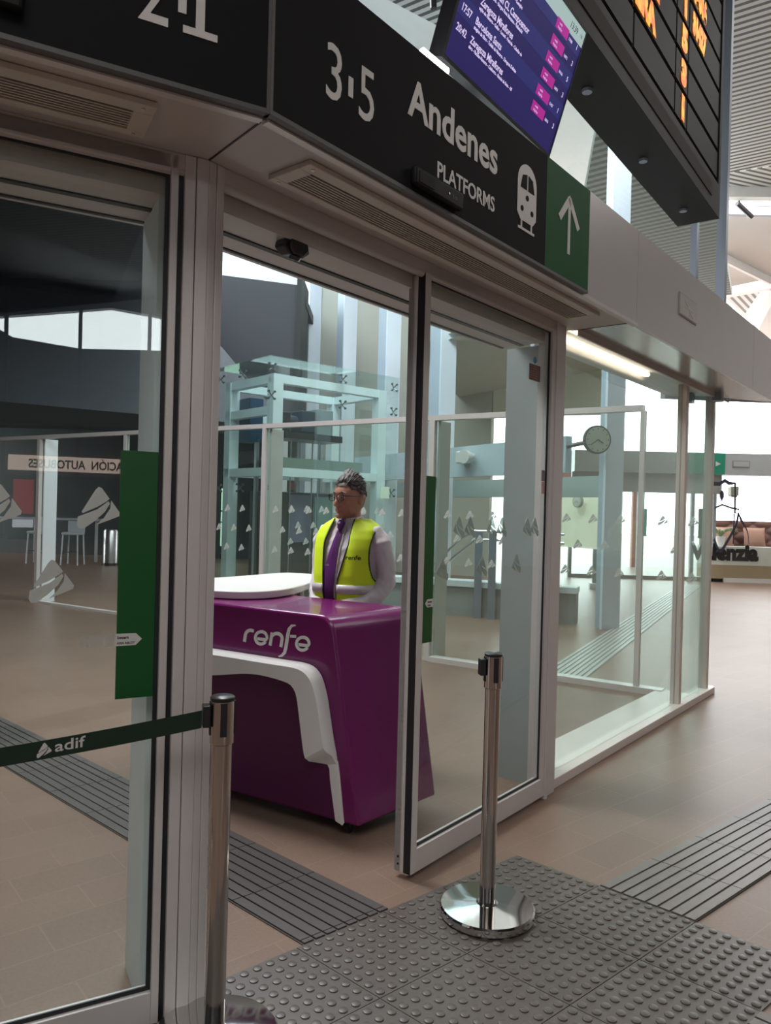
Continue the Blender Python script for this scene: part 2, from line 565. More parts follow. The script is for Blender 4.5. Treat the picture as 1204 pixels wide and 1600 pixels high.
# fascia panels (z 2.5 - 3.0)
mb = MB(F1).box(-1.7, 0.065, -0.335, -0.32, 2.5, 3.0).box(-1.7, 0.02, -0.32, 0.35, 2.97, 3.0)
struct('trim_13', mb, M_FASCIA, base=(-1.7, -0.33, 2.5), fr=F1)
mb = MB(F2)
for a, b in ((-0.065, 2.537), (2.541, 4.978), (4.982, 5.80)):
    mb.box(a, b, -0.335, -0.32, 2.5, 3.0)
mb.box(-0.0, 5.3, -0.32, 0.35, 2.97, 3.0)
struct('trim_14', mb, M_FASCIA, base=(0, -0.33, 2.5), fr=F2)
mb = MB(F2).ext([(5.80, -0.335), (5.785, -0.30), (5.1, 0.42), (5.1, 0.38)], 'z', 2.5, 3.0)
struct('trim_15', mb, M_FASCIA, base=(5.8, -0.3, 2.5), fr=F2)
mb = MB(F2).box(2.538, 2.541, -0.333, -0.32, 2.5, 3.0).box(4.979, 4.982, -0.333, -0.32, 2.5, 3.0)
struct('trim_16', mb, M_BLACK, base=(2.54, -0.33, 2.5), fr=F2)
mb = MB(F1).box(-1.7, 0.06, -0.345, -0.32, 2.495, 2.512)
struct('trim_17', mb, M_WHITE, base=(-1.7, -0.34, 2.5), fr=F1)
mb = MB(F2).box(-0.06, 2.538, -0.345, -0.32, 2.495, 2.512)
struct('trim_18', mb, M_WHITE, base=(-0.06, -0.34, 2.5), fr=F2)

# ------------------------------------------------------------------ sliding doors


def leaf(name, fr, x0, x1, z0, ztop, stileL, stileR, label):
    t = sthing(name, fr, ((x0 + x1) / 2, 0, 0), label)
    y0, y1 = -0.03, 0.018
    if stileL: part('stile', MB(fr).box(x0, x0 + stileL, y0, y1, z0, ztop), M_WHITE, t, bevel=0.002)
    if stileR: part('stile', MB(fr).box(x1 - stileR, x1, y0, y1, z0, ztop), M_WHITE, t, bevel=0.002)
    part('bottom_rail', MB(fr).box(x0 + stileL, x1 - stileR, y0, y1, z0, z0 + 0.095), M_WHITE, t, bevel=0.002)
    part('top_rail', MB(fr).box(x0 + stileL, x1 - stileR, y0, y1, ztop - 0.05, ztop), M_WHITE, t, bevel=0.002)
    gx0, gx1, gz0, gz1 = x0 + stileL, x1 - stileR, z0 + 0.095, ztop - 0.05
    part('glass_pane', MB(fr).box(gx0, gx1, -0.010, -0.002, gz0, gz1), G_DOOR, t, 'clear glass')
    g = 0.012
    mb = MB(fr)
    for (a, b, c, d) in ((gx0, gx0 + g, gz0, gz1), (gx1 - g, gx1, gz0, gz1), (gx0, gx1, gz0, gz0 + g), (gx0, gx1, gz1 - g, gz1)):
        mb.box(a, b, -0.016, -0.0105, c, d)
    part('black_gasket', mb, M_BLACK, t)
    return t


D1 = leaf('door_1', F1, -1.36, -0.078, 0.006, 2.495, 0.03, 0.022, 'left sliding glass door with green strip')
mb = MB(F1).box(-0.077, -0.063, -0.02, 0.0, 0.0, 2.5)
part('edge_seal', mb, M_BLACK, D1)
mb = MB(F1).box(-0.215, -0.112, -0.0122, -0.0102, 0.946, 1.645)
part('green_strip', mb, M_GSTRIP, D1, 'green warning strip')
mb = MB(F1)
emblem(mb, -0.325, 1.425, 0.115, -0.0118, -0.0102)
emblem(mb, -0.440, 1.225, 0.115, -0.0118, -0.0102)
emblem(mb, -0.573, 1.425, 0.115, -0.0118, -0.0102)
part('emblem_decals', mb, M_FROST, D1, 'frosted emblem decals')
mb = MB(F1).ext([(-0.217, 1.096), (-0.163, 1.096), (-0.146, 1.113), (-0.163, 1.130), (-0.217, 1.130)], 'y', -0.0136, -0.0123)
stk = part('maker_sticker', mb, M_STICK, D1, 'small white arrow shaped sticker')
part('sticker_print', merge(text_mb(F1, 'besam', -0.213, 1.1155, 0.012, -0.0139, 0.0004, 0.0003), text_mb(F1, 'ASSA ABLOY', -0.214, 1.101, 0.0085, -0.0139, 0.0004, 0.0002)), M_BLK, stk)
mb = MB(F1).ext([(-0.222, 1.096), (-0.245, 1.096), (-0.245, 1.130), (-0.222, 1.130)], 'y', -0.0118, -0.0102)
mb.box(-0.285, -0.25, -0.0118, -0.0102, 1.096, 1.130).box(-0.31, -0.29, -0.0118, -0.0102, 1.098, 1.128)
part('faded_sticker', mb, glass('faded_sticker_film', (0.85, 0.85, 0.83), 0.05, 0.16), D1)

D2 = leaf('door_2', F2, 1.075, 2.235, 0.022, 2.495, 0.038, 0.04, 'half-open sliding glass door with green strip')
mb = MB(F2).box(1.070, 1.076, -0.028, 0.004, 0.024, 2.49)
part('edge_seal', mb, M_BLACK, D2)
mb = MB(F2).box(1.068, 1.075, 0.004, 0.05, 0.024, 2.45).box(1.068, 1.1, 0.018, 0.05, 0.024, 2.45)
e = part('end_profile', mb, M_WHITE, D2, bevel=0.002)
part('screw_holes', MB(F2).tube([(1.0665, 0.03, 0.085), (1.068, 0.03, 0.085)], 0.005, 10).tube([(1.0665, 0.03, 0.055), (1.068, 0.03, 0.055)], 0.005, 10), M_BLACK, e)
mb = MB(F2).box(1.116, 1.205, -0.0122, -0.0102, 0.95, 1.64)
part('green_strip', mb, M_GSTRIP, D2, 'green warning strip')
mb = MB(F2).ext([(1.15, 1.113), (1.165, 1.096), (1.206, 1.096), (1.206, 1.130), (1.165, 1.130)], 'y', -0.0136, -0.0123)
stk = part('maker_sticker', mb, M_STICK, D2, 'small white arrow shaped sticker')
part('sticker_print', merge(text_mb(F2, 'besam', 1.168, 1.1155, 0.011, -0.0139, 0.0004, 0.0003), text_mb(F2, 'ASSA', 1.168, 1.101, 0.0095, -0.0139, 0.0004, 0.0002)), M_BLK, stk)
mb = MB(F2)
for x, z in ((1.36, 1.38), (1.45, 1.38), (1.64, 1.38), (1.73, 1.38), (1.24, 1.2), (1.56, 1.2), (1.88, 1.2), (1.98, 1.38), (2.06, 1.38)):
    emblem(mb, x, z, 0.095, 0.0002, 0.0016, True)
part('emblem_decals', mb, glass('film_decal', (0.45, 0.5, 0.48), 0.03, 0.4), D2, 'frosted emblem decals')
mb = MB(F2).box(1.985, 2.10, -0.0120, -0.0102, 2.165, 2.245)
nt_ = part('door_notice', mb, mat('faded_red_notice', (0.22, 0.12, 0.105), 0.6, 0, 0.25, 60), D2, 'small faded red notice')
mb = MB(F2)
for k in range(6): mb.box(1.992, 2.07, -0.0128, -0.0121, 2.175 + k * 0.0115, 2.179 + k * 0.0115)
part('notice_lines', mb, mat('notice_print', (0.42, 0.25, 0.22), 0.6), nt_)
mb = MB(F2).lathe((0, 0, 0), [(0.0, 0), (0.016, 0), (0.016, 0.0015), (0.0, 0.0015)], 20) if False else MB(F2).tube([(2.042, -0.0118, 2.268), (2.042, -0.0102, 2.268)], 0.017, 20)
part('blue_disc_sticker', mb, mat('blue_sticker', (0.10, 0.32, 0.42), 0.5), D2)
mb = MB(F2).box(2.145, 2.185, -0.0122, -0.0102, 1.60, 1.66)
part('door_label', mb, mat('pink_label', (0.55, 0.38, 0.34), 0.5), D2)
part('door_label', MB(F2).box(2.145, 2.187, -0.0122, -0.0102, 1.664, 1.72), mat('grey_label', (0.22, 0.19, 0.19), 0.5), D2)

# motion sensors under the track box
def sensor(fr, x, label):
    t = thing('motion_sensor', label, 'sensor', fr, (x, 0.02, 2.40))
    pts = [(x - 0.055, 2.40), (x + 0.055, 2.40), (x + 0.062, 2.375), (x + 0.03, 2.352), (x - 0.03, 2.352), (x - 0.062, 2.375)]
    part('housing', MB(fr).ext(pts, 'y', 0.036, 0.085).ext([(a * 0.7 + x * 0.3, b) for a, b in pts], 'y', 0.02, 0.036), M_BLK, t, bevel=0.006, smooth=True)
    part('lens', MB(fr).tube([(x, 0.045, 2.354), (x, 0.05, 2.342)], [0.022, 0.018], 16), mat('sensor_lens', (0.05, 0.05, 0.06), 0.1), t, smooth=True)
sensor(F2, 0.42, 'small black motion sensor under the centre door header')
sensor(F1, -0.60, 'small black motion sensor behind the left door header')

# ------------------------------------------------------------------ vent grilles in the soffit
def grille(fr, x0, x1, y0, y1, label):
    t = thing('air_vent', label, 'vent', fr, (x0, y0, 2.49))
    z0, z1 = 2.484, 2.5
    mb = MB(fr)
    mb.box(x0, x1, y0, y0 + 0.045, z0, z1).box(x0, x1, y1 - 0.03, y1, z0, z1)
    mb.box(x0, x0 + 0.05, y0 + 0.045, y1 - 0.03, z0, z1).box(x1 - 0.05, x1, y0 + 0.045, y1 - 0.03, z0, z1)
    part('frame', mb, M_CAMG, t, bevel=0.002)
    part('dark_cavity', MB(fr).box(x0 + 0.05, x1 - 0.05, y0 + 0.045, y1 - 0.03, 2.497, 2.5), M_BLACK, t)
    mb = MB(fr)
    n = 8
    yy0, yy1 = y0 + 0.045, y1 - 0.03
    for i in range(n - 1):
        y = yy0 + (i + 1) * (yy1 - yy0) / n
        mb.box(x0 + 0.05, x1 - 0.05, y - 0.0022, y + 0.0022, z0 + 0.001, z0 + 0.004)
    part('louvre_slats', mb, M_CAMG, t)
    for a in (x0 + 0.03, x1 - 0.03):
        for b in (y0 + 0.02, y1 - 0.015):
            part('screw', MB(fr).tube([(a, b, z0 - 0.002), (a, b, z0)], 0.005, 8), M_BRUSH, t)
grille(F2, 0.16, 2.2, -0.28, -0.10, 'long beige slotted air vent in the soffit above the centre doorway')
grille(F1, -1.6, -0.19, -0.28, -0.10, 'long beige slotted air vent in the soffit above the left door')

# ------------------------------------------------------------------ platform signs
def sign(fr, x0, x1, label):
    t = thing('platform_sign', label, 'sign', fr, (x0, -0.36, 2.51))
    return t
S1 = sign(F1, -1.6, 0.062, 'black platform sign with white digits 2-1 above the left door')
part('sign_panel', MB(F1).box(-1.6, 0.062, -0.37, -0.346, 2.512, 2.965), M_SIGN, S1)
part('sign_frame', MB(F1).box(-1.6, 0.064, -0.372, -0.345, 2.50, 2.512).box(0.062, 0.072, -0.372, -0.345, 2.50, 2.965), M_SIGNE, S1)
mb = text_mb(F1, '2', -0.262, 2.637, 0.222, -0.3705, 0.002, 0.0, 0.72)
mb = merge(mb, MB(F1).box(-0.165, -0.145, -0.372, -0.370, 2.682, 2.742),
           MB(F1).box(-0.122, -0.10, -0.372, -0.370, 2.655, 2.797).box(-0.152, -0.068, -0.372, -0.370, 2.637, 2.655).box(-0.145, -0.122, -0.372, -0.370, 2.77, 2.787))
part('digits', mb, M_LET, S1)
S2 = sign(F2, -0.07, 1.85, 'black platform sign reading Andenes PLATFORMS with green arrow end')
part('sign_panel', MB(F2).box(-0.07, 1.43, -0.37, -0.346, 2.512, 2.965), M_SIGN, S2)
part('sign_frame', MB(F2).box(-0.07, 1.85, -0.372, -0.345, 2.50, 2.512).box(-0.08, -0.07, -0.372, -0.345, 2.50, 2.965), M_SIGNE, S2)
part('arrow_panel', MB(F2).box(1.43, 1.85, -0.37, -0.346, 2.512, 2.965), M_GREEN, S2, 'green end panel')
mb = merge(text_mb(F2, '3', 0.112, 2.637, 0.222, -0.3705, 0.002, 0.0, 0.78), text_mb(F2, '5', 0.252, 2.637, 0.222, -0.3705, 0.002, 0.0, 0.78), MB(F2).box(0.214, 0.233, -0.372, -0.370, 2.675, 2.732))
part('digits', mb, M_LET, S2)
part('large_lettering', text_mb(F2, 'Andenes', 0.495, 2.745, 0.168, -0.3705, 0.002, 0.0035, 0.92), M_LET, S2)
part('small_lettering', text_mb(F2, 'PLATFORMS', 0.655, 2.603, 0.076, -0.3705, 0.002, 0.0012, 0.90), M_LET, S2)
# train pictogram
mb = MB(F2)
cx = 1.266
body = []
for k in range(13):
    a = math.pi * k / 12
    body.append((cx + 0.075 * math.cos(a), 2.79 + 0.075 * math.sin(a)))
body += [(cx - 0.075, 2.665), (cx - 0.05, 2.64), (cx + 0.05, 2.64), (cx + 0.075, 2.665)]
mb.ext(body, 'y', -0.372, -0.370)
mb.box(cx - 0.065, cx + 0.065, -0.372, -0.370, 2.603, 2.613).box(cx - 0.045, cx - 0.035, -0.372, -0.370, 2.613, 2.64).box(cx + 0.035, cx + 0.045, -0.372, -0.370, 2.613, 2.64)
pic = part('train_pictogram', mb, M_LET, S2)
mb = MB(F2).ext([(cx - 0.055, 2.765), (cx - 0.006, 2.765), (cx - 0.006, 2.825), (cx - 0.04, 2.815)], 'y', -0.3735, -0.372)
mb.ext([(cx + 0.006, 2.765), (cx + 0.055, 2.765), (cx + 0.04, 2.815), (cx + 0.006, 2.825)], 'y', -0.3735, -0.372)
for dx, dz in ((-0.04, 2.685), (0.04, 2.685), (0, 2.735)):
    mb.tube([(cx + dx, -0.3735, dz), (cx + dx, -0.372, dz)], 0.011, 14)
part('pictogram_windows', mb, M_SIGN, pic)
mb = MB(F2)
ax = 1.642
mb.box(ax - 0.011, ax + 0.011, -0.372, -0.370, 2.62, 2.85)
mb.ribbon([(ax - 0.092, 2.752), (ax, 2.858)], 0.03, -0.372, -0.370).ribbon([(ax, 2.858), (ax + 0.092, 2.752)], 0.03, -0.372, -0.370)
mb.ext([(ax - 0.02, 2.845), (ax + 0.02, 2.845), (ax, 2.875)], 'y', -0.372, -0.370)
part('arrow_symbol', mb, M_LET, S2)

# black sensor bars stuck on the signs
def sensorbar(fr, x0, x1, z0, z1, label):
    t = thing('door_radar', label, 'sensor', fr, (x0, -0.40, z0))
    part('housing', MB(fr).box(x0, x1, -0.395, -0.372, z0, z1), mat('radar_black', (0.008, 0.008, 0.009), 0.6, spec=0.2), t, bevel=0.008, smooth=True)
    part('lens_window', MB(fr).box(x0 + 0.02, x0 + 0.10, -0.397, -0.395, z0 + 0.012, z1 - 0.014), mat('radar_lens', (0.03, 0.03, 0.035), 0.08), t)
    part('label_print', text_mb(fr, 'S-01', x1 - 0.07, z0 + 0.02, 0.018, -0.3955, 0.0005), mat('faint_print', (0.10, 0.10, 0.10), 0.5), t)
    part('indicator', MB(fr).tube([(x1 - 0.09, -0.397, z0 + 0.03), (x1 - 0.09, -0.394, z0 + 0.03)], 0.004, 8), M_BRUSH, t)
sensorbar(F2, 0.51, 0.785, 2.525, 2.585, 'slim black door radar on the lower edge of the Andenes sign')
sensorbar(F1, -0.85, -0.50, 2.56, 2.625, 'slim black door radar on the 2-1 sign at the upper left corner')

# fascia access plate and light strip
t = thing('access_plate', 'small square cover plate on the grey fascia right of the signs', 'cover plate', F2, (3.2, -0.34, 2.71))
part('plate_frame', MB(F2).box(3.20, 3.53, -0.340, -0.335, 2.705, 2.84), mat('plate_rim', (0.36, 0.34, 0.33), 0.5), t)
part('plate_cover', MB(F2).box(3.207, 3.523, -0.343, -0.340, 2.712, 2.833), mat('plate_cover', (0.5, 0.48, 0.46), 0.4), t)
part('plate_emblem', MB(F2).ribbon([(3.29, 2.81), (3.45, 2.73)], 0.012, -0.345, -0.343).ribbon([(3.29, 2.77), (3.45, 2.77)], 0.01, -0.345, -0.343).ribbon([(3.37, 2.82), (3.38, 2.725)], 0.01, -0.345, -0.343), mat('plate_mark', (0.6, 0.58, 0.56), 0.5), t)
t = thing('strip_light', 'glowing linear strip light in the soffit over the fixed glass', 'light', F2, (2.5, 0.0, 2.5))
part('light_housing', MB(F2).box(2.47, 5.2, -0.05, -0.036, 2.47, 2.53).box(2.47, 5.2, -0.036, 0.05, 2.53, 2.56), M_SOFF, t)
part('light_tube', MB(F2).tube([(2.52, -0.005, 2.51), (4.0, -0.005, 2.51)], 0.014, 12), mat('lamp_tube', (1, 0.9, 0.8), 0.4, emit=(1.0, 0.80, 0.62), es=9.0), t, 'warm glowing tube', smooth=True)
part('end_profile', MB(F2).box(4.0, 5.45, -0.045, -0.037, 2.478, 2.498), M_FASCIA, t, bevel=0.003)

# ------------------------------------------------------------------ fixed glass with plinth
mb = MB(F2).box(2.374, 4.62, -0.0, 0.09, 0.0, 0.055).box(4.624, 5.42, 0.0, 0.09, 0.0, 0.055).box(2.45, 5.05, 0.09, 0.345, 0.0, 0.045)
mb.ext([(5.42, 0.0), (5.46, 0.03), (5.44, 0.09), (5.42, 0.09)], 'z', 0, 0.055)
struct('trim_19', mb, mat('plinth_paint', (0.68, 0.62, 0.57), 0.4), base=(2.4, 0, 0), fr=F2, bevel=0.004)
W1 = sthing('window_1', F2, (3.5, 0.07, 0.055), 'large fixed glass pane right of the doorway')
part('glass_pane', MB(F2).box(2.374, 4.57, 0.062, 0.072, 0.055, 2.53), G_FIX, W1)
mb = MB(F2)
W2 = sthing('window_2', F2, (4.9, 0.07, 0.055), 'narrow fixed glass pane at the end of the facade')
part('glass_pane', MB(F2).box(4.62, 5.28, 0.062, 0.072, 0.055, 2.53), G_FIX, W2)
M_WARM = mat('warm_aluminium', (0.60, 0.53, 0.49), 0.35, 0.25, 0.03)
mb = MB(F2).box(4.57, 4.625, 0.03, 0.10, 0.05, 2.52)
struct('trim_20', mb, M_WARM, base=(4.6, 0.05, 0), fr=F2, bevel=0.003)
mb = MB(F2).box(5.28, 5.335, 0.03, 0.10, 0.05, 2.52)
struct('trim_21', mb, M_WARM, base=(5.3, 0.05, 0), fr=F2, bevel=0.003)

# ------------------------------------------------------------------ inner glass wall (FB)
mb = MB(FB).box(-11.5, 0.8, -0.03, 0.05, 2.39, 2.44)
struct('trim_22', mb, M_WHITE, base=(0, 0, 2.4), fr=FB)
mb = MB(FB)
for a, b in ((-5.85, -3.5), (-1.20, 1.02)):
    mb.box(a, b, -0.06, 0.06, 0, 0.05)
mb.box(-7.8, -5.85, -0.04, 0.04, 0, 0.03)
struct('trim_23', mb, M_WHITE, base=(0, 0, 0), fr=FB)
k = 24
for a, b in ((-7.82, -7.76), (-5.90, -5.85), (-3.47, -3.42), (-1.27, -1.21), (0.78, 0.82)):
    struct('trim_%d' % k, MB(FB).box(a, b, -0.03, 0.03, 0.0, 2.39), M_WHITE, base=(a, 0, 0), fr=FB); k += 1
M_JAMB = mat('olive_grey_jamb', (0.42, 0.44, 0.41), 0.5)
for a, b, m in ((-7.755, -7.73, M_PALE), (-3.415, -3.385, M_JAMB), (-1.205, -1.175, M_JAMB)):
    struct('trim_%d' % k, MB(FB).box(a, b, 0.04, 0.25, 0.0, 2.39), m, base=(a, 0.05, 0), fr=FB); k += 1
wi = 3
for a, b in ((-5.85, -3.47), (-3.42, -1.27), (-1.21, 0.78), (0.82, 1.30)):
    t = sthing('window_%d' % wi, FB, (a, 0, 0.05)); wi += 1
    part('glass_pane', MB(FB).box(a, b, -0.005, 0.005, 0.04, 2.39), G_BACK, t)
    mb = MB(FB)
    x = a + 0.12; n = 0
    while x < b - 0.12:
        for r, z in enumerate((1.42, 1.19, 0.96)):
            xx = x + (0.11 if r == 1 else 0)
            if xx < b - 0.1: emblem(mb, xx, z, 0.085, -0.009, -0.006)
        x += 0.24
    part('emblem_decals', mb, M_FROST, t, 'rows of small frosted emblem decals')
# tall clerestory glass above
for a, b in ((-11.5, -0.2), (-0.2, 1.17), (1.17, 1.38)):
    t = sthing('window_%d' % wi, FB, (a, 0, 2.44)); wi += 1
    part('glass_pane', MB(FB).box(a, b, -0.005, 0.005, 2.44, 9.5), G_TALL, t)
M_BLUG = mat('blue_grey_mullion', (0.22, 0.26, 0.31), 0.45, 0.3)
for a, wd_ in ((-0.2, 0.04), (1.17, 0.05), (1.38, 0.07)):
    struct('trim_%d' % k, MB(FB).box(a - wd_ / 2, a + wd_ / 2, -0.05, 0.05, 2.44, 9.5), M_BLUG, base=(a, 0, 2.44), fr=FB); k += 1

# ------------------------------------------------------------------ hall ceiling
ZC = 9.5
S_A = stripes('slatted_ceiling_a', (0.66, 0.66, 0.64), (0.10, 0.10, 0.10), 0.16, -34, 0.55)
S_B = stripes('slatted_ceiling_b', (0.72, 0.72, 0.70), (0.14, 0.14, 0.14), 0.17, 20, 0.55)
S_C = stripes('slatted_ceiling_c', (0.75, 0.75, 0.73), (0.16, 0.16, 0.16), 0.24, 53, 0.55)
S_D = stripes('slatted_ceiling_dark', (0.16, 0.17, 0.16), (0.008, 0.008, 0.008), 0.20, 70, 0.35)
C = sthing('ceiling', W, (0, 0, ZC))


def cpoly(name, pts, m, z=ZC, th=0.1):
    return part(name, MB(W).ext(pts, 'z', z, z + th), m, C)


cpoly('slatted_panel', [(-1.0, 11.3), (7.6, 17.6), (8.6, 17.1), (16, 13.0), (16, 0), (-2.5, 0), (-2.5, 11.3)], S_A)
cpoly('slatted_panel', [(7.6, 17.65), (8.2, 18.9), (18, 18.3), (16, 13.05), (8.6, 17.15)], S_B)
cpoly('smooth_panel', [(8.5, 19.4), (10.0, 22.85), (12.54, 25.03), (22, 34), (30, 34), (30, 18.3), (18, 18.9)], M_CEIL)
cpoly('smooth_panel', [(10.0, 22.95), (11.58, 26.4), (12.6, 25.2)], M_CEIL)
cpoly('slatted_panel', [(11.7, 26.9), (12.7, 25.6), (14.0, 30.0)], S_C)
cpoly('smooth_panel', [(13.0, 26.0), (14.9, 31.0), (17.6, 34.9), (24, 36.2), (22, 34.1)], M_CEIL)
cpoly('smooth_panel', [(16, 0), (16, 13.0), (18, 18.2), (30, 18.2), (30, 0)], M_CEIL)
cpoly('white_panel', [(-2.5, 11.35), (-1.0, 11.35), (7.5, 17.65), (9.9, 22.8), (11.5, 26.5), (14, 31), (10, 30), (-2.5, 18)], M_WBEAM, ZC + 0.6)
for p, q, r_, nm in (((7.7, 18.4), (20, 17.9), 0.12, 'white_beam'), ((10.0, 22.9), (12.6, 25.1), 0.05, 'white_beam'), ((11.6, 26.7), (12.9, 25.4), 0.16, 'white_beam'), ((12.9, 25.4), (15.0, 31.2), 0.14, 'white_beam')):
    d = (Vector(q) - Vector(p)).normalized(); n = Vector((-d.y, d.x)) * r_
    P_, Q_ = Vector(p), Vector(q)
    part(nm, MB(W).ext([tuple(P_ + n), tuple(Q_ + n), tuple(Q_ - n), tuple(P_ - n)], 'z', ZC - 0.25, ZC), M_WBEAM, C)
mb = MB(W).box(7.6, 20, 19.05, 19.2, ZC - 0.35, ZC - 0.15)
part('dark_truss', mb, M_BLUG, C)
mb = MB(W)
for i in range(7):
    mb.tube([(8.4 + i * 1.0, 18.5, ZC - 0.3), (8.9 + i * 1.0, 18.8, ZC - 0.5)], 0.07, 8)
part('spot_fittings', mb, M_BLK, C)
cpoly('dark_slatted_panel', [(-12, -18), (23, -18), (40, -6.6), (40, 0), (-12, 0)], S_D, ZC, 0.1)
cpoly('dark_panel', [(-13, -42.2), (23, -18), (-13, -18)], M_DARKCLAD2, ZC + 0.3, 0.1)
cpoly('dark_panel', [(-14, 0), (-2.5, 0), (-2.5, 9.3), (-14, 16)], M_DARKCLAD2, ZC + 0.1, 0.1)

# ------------------------------------------------------------------ wall behind the camera (seen mirrored in the left door)
FRr = Fr(17.0, -22.0, 34)
mb = MB(FRr).ext([(-45, 0), (35, 0), (35, 7.9), (5, 7.9), (1.77, 7.73), (-1.27, 7.49), (-3.65, 7.68), (-4.1, 7.92), (-7, 8.4), (-45, 8.4)], 'y', -0.4, 0.0)
struct('wall_rear', mb, M_DARKCLAD2, fr=FRr)
mb = MB(FRr).ext([(-45, 8.4), (-7, 8.4), (-4.1, 8.42), (-1.3, 8.99), (-0.12, 9.24), (1.73, 9.11), (5, 8.6), (5, 7.9), (35, 7.9), (35, 12), (-45, 12)], 'y', -0.4, 0.0)
struct('wall_rear_upper', mb, M_DARKCLAD, fr=FRr)
mb = MB(FRr)
for q in range(-5, 6):
    x = -1.27 + 2.6 * q
    mb.box(x - 0.07, x + 0.07, 0.0, 0.15, 0, 9.6)
mb.box(-16, 12, 0.0, 0.12, 6.0, 6.3)
struct('trim_60', mb, M_BLK, fr=FRr)
M_DIM = mat('dim_shopfront', (0.022, 0.022, 0.026), 0.4, 0, 0.4, 1.2)
struct('trim_61', MB(FRr).box(-16, 12, 0.01, 0.05, 0.1, 2.45), M_DIM, fr=FRr)
FR_ = Fr(17.0, -22.0, 214)
t = thing('bus_station_sign', 'pale band sign reading ESTACIÓN AUTOBUSES mirrored in the left door', 'sign', FR_, (1.0, -0.15, 2.7))
part('sign_band', MB(FR_).box(-1.7, 3.7, -0.16, -0.10, 2.62, 3.2), mat('peach_band_added_glow', (0.50, 0.40, 0.36), 0.6, emit=(0.62, 0.45, 0.38), es=2.2), t)  # emission added so the dimly lit band shows in the mirrored view
part('word_station', text_mb(FR_, 'ESTACIÓN', -1.0, 2.74, 0.46, -0.17, 0.01, 0.012, 0.80), mat('sign_orange', (0.40, 0.06, 0.03), 0.5), t)
part('word_buses', text_mb(FR_, 'AUTOBUSES', 0.98, 2.74, 0.46, -0.17, 0.01, 0.012, 0.80), mat('sign_grey', (0.06, 0.06, 0.07), 0.5), t)
t = thing('vending_machine', 'red-fronted vending machine mirrored at the left edge of the left door', 'vending machine', FR_, (3.1, -0.5, 0))
part('cabinet', MB(FR_).box(2.65, 3.6, -0.9, -0.2, 0, 2.4), M_BLK, t, bevel=0.02)
part('front_panel', MB(FR_).box(2.75, 3.45, -0.93, -0.9, 0.97, 2.25), mat('red_panel', (0.5, 0.03, 0.04), 0.4, emit=(0.5, 0.03, 0.04), es=0.9), t, 'red lit picture panel')
part('dispensing_flap', MB(FR_).box(2.75, 3.45, -0.93, -0.9, 0.45, 0.75), mat('flap_white', (0.5, 0.5, 0.55), 0.4, emit=(0.8, 0.8, 0.9), es=1.5), t, 'lit lower window')

struct('wall_right', MB(W).box(17, 17.3, -2, 27, 0, 9.5).box(17.3, 40, -2, -1.7, 0, 9.5).box(40, 40.3, -12, -2, 0, 9.5), mat('right_wall_paint', (0.20, 0.185, 0.17), 0.7, 0, 0.25, 0.5))
struct('wall_left_rear', MB(W).box(-12.3, -12, -50, 16.3, 0, 9.5), M_DARKCLAD2)
struct('ceiling_canopy', MB(W).ext([(-13, 9.5), (-3.0, 9.5), (-4.75, 17.0), (-13, 17)], 'z', 6.3, 6.5).ext([(-20, 17), (-1.9, 17), (-1.9, 30), (-20, 30)], 'z', 6.0, 6.2), M_DARKCLAD)

# ------------------------------------------------------------------ beyond the inner wall, left: dark canopy building
mb = MB(W)
mb.ext([(-14, 3.1), (-2.0, 3.1), (-2.0, 6.3), (-4.4, 6.55), (-14, 7.2)], 'y', 16.4, 17.0)
struct('wall_left', mb, M_DARKCLAD)
mb = MB(W).quad([(-14, 16.38, 3.1), (-2.9, 16.38, 3.1), (-2.0, 15.4, 3.1), (-14, 12.5, 3.6)])
mb.quad([(-14, 12.5, 3.6), (-2.0, 15.4, 3.1), (-4.6, 16.38, 6.0), (-14, 16.38, 4.9)])
struct('trim_62', mb, M_DARKCLAD2)
mb = MB(W).box(-6.2, -4.15, 17.2, 17.5, 6.3, 9.0).box(-4.13, -2.0, 17.2, 17.5, 6.3, 9.0)
struct('wall_back_upper', mb, mat('white_cladding', (0.72, 0.78, 0.86), 0.5))
mb = MB(W).box(-2.02, -1.92, 16.2, 17.6, 3.0, 6.5)
struct('trim_63', mb, M_BLACK)
mb = MB(W).box(-30, -1.2, 21.0, 21.3, 0, 6.0)
struct('wall_back', mb, mat('dark_glazed_front', (0.035, 0.042, 0.042), 0.5, 0, 0.3, 1.5, spec=0.2))
# lit doorway panes in the dark front
t = thing('lit_doorway', 'bright green-tinted glazed doorway in the dark front behind the inner glass', 'doorway', W, (-3.5, 20.9, 0))
part('lit_pane', MB(W).box(-4.55, -4.15, 20.9, 20.95, 0.35, 1.95), mat('lit_pane_green', (0.6, 0.8, 0.65), 0.4, emit=(0.55, 0.85, 0.62), es=0.55), t)
part('door_bars', MB(W).box(-4.55, -4.15, 20.86, 20.9, 1.30, 1.34).box(-4.55, -4.15, 20.86, 20.9, 1.0, 1.03).box(-4.30, -4.28, 20.86, 20.9, 0.35, 1.0), M_BLK, t)

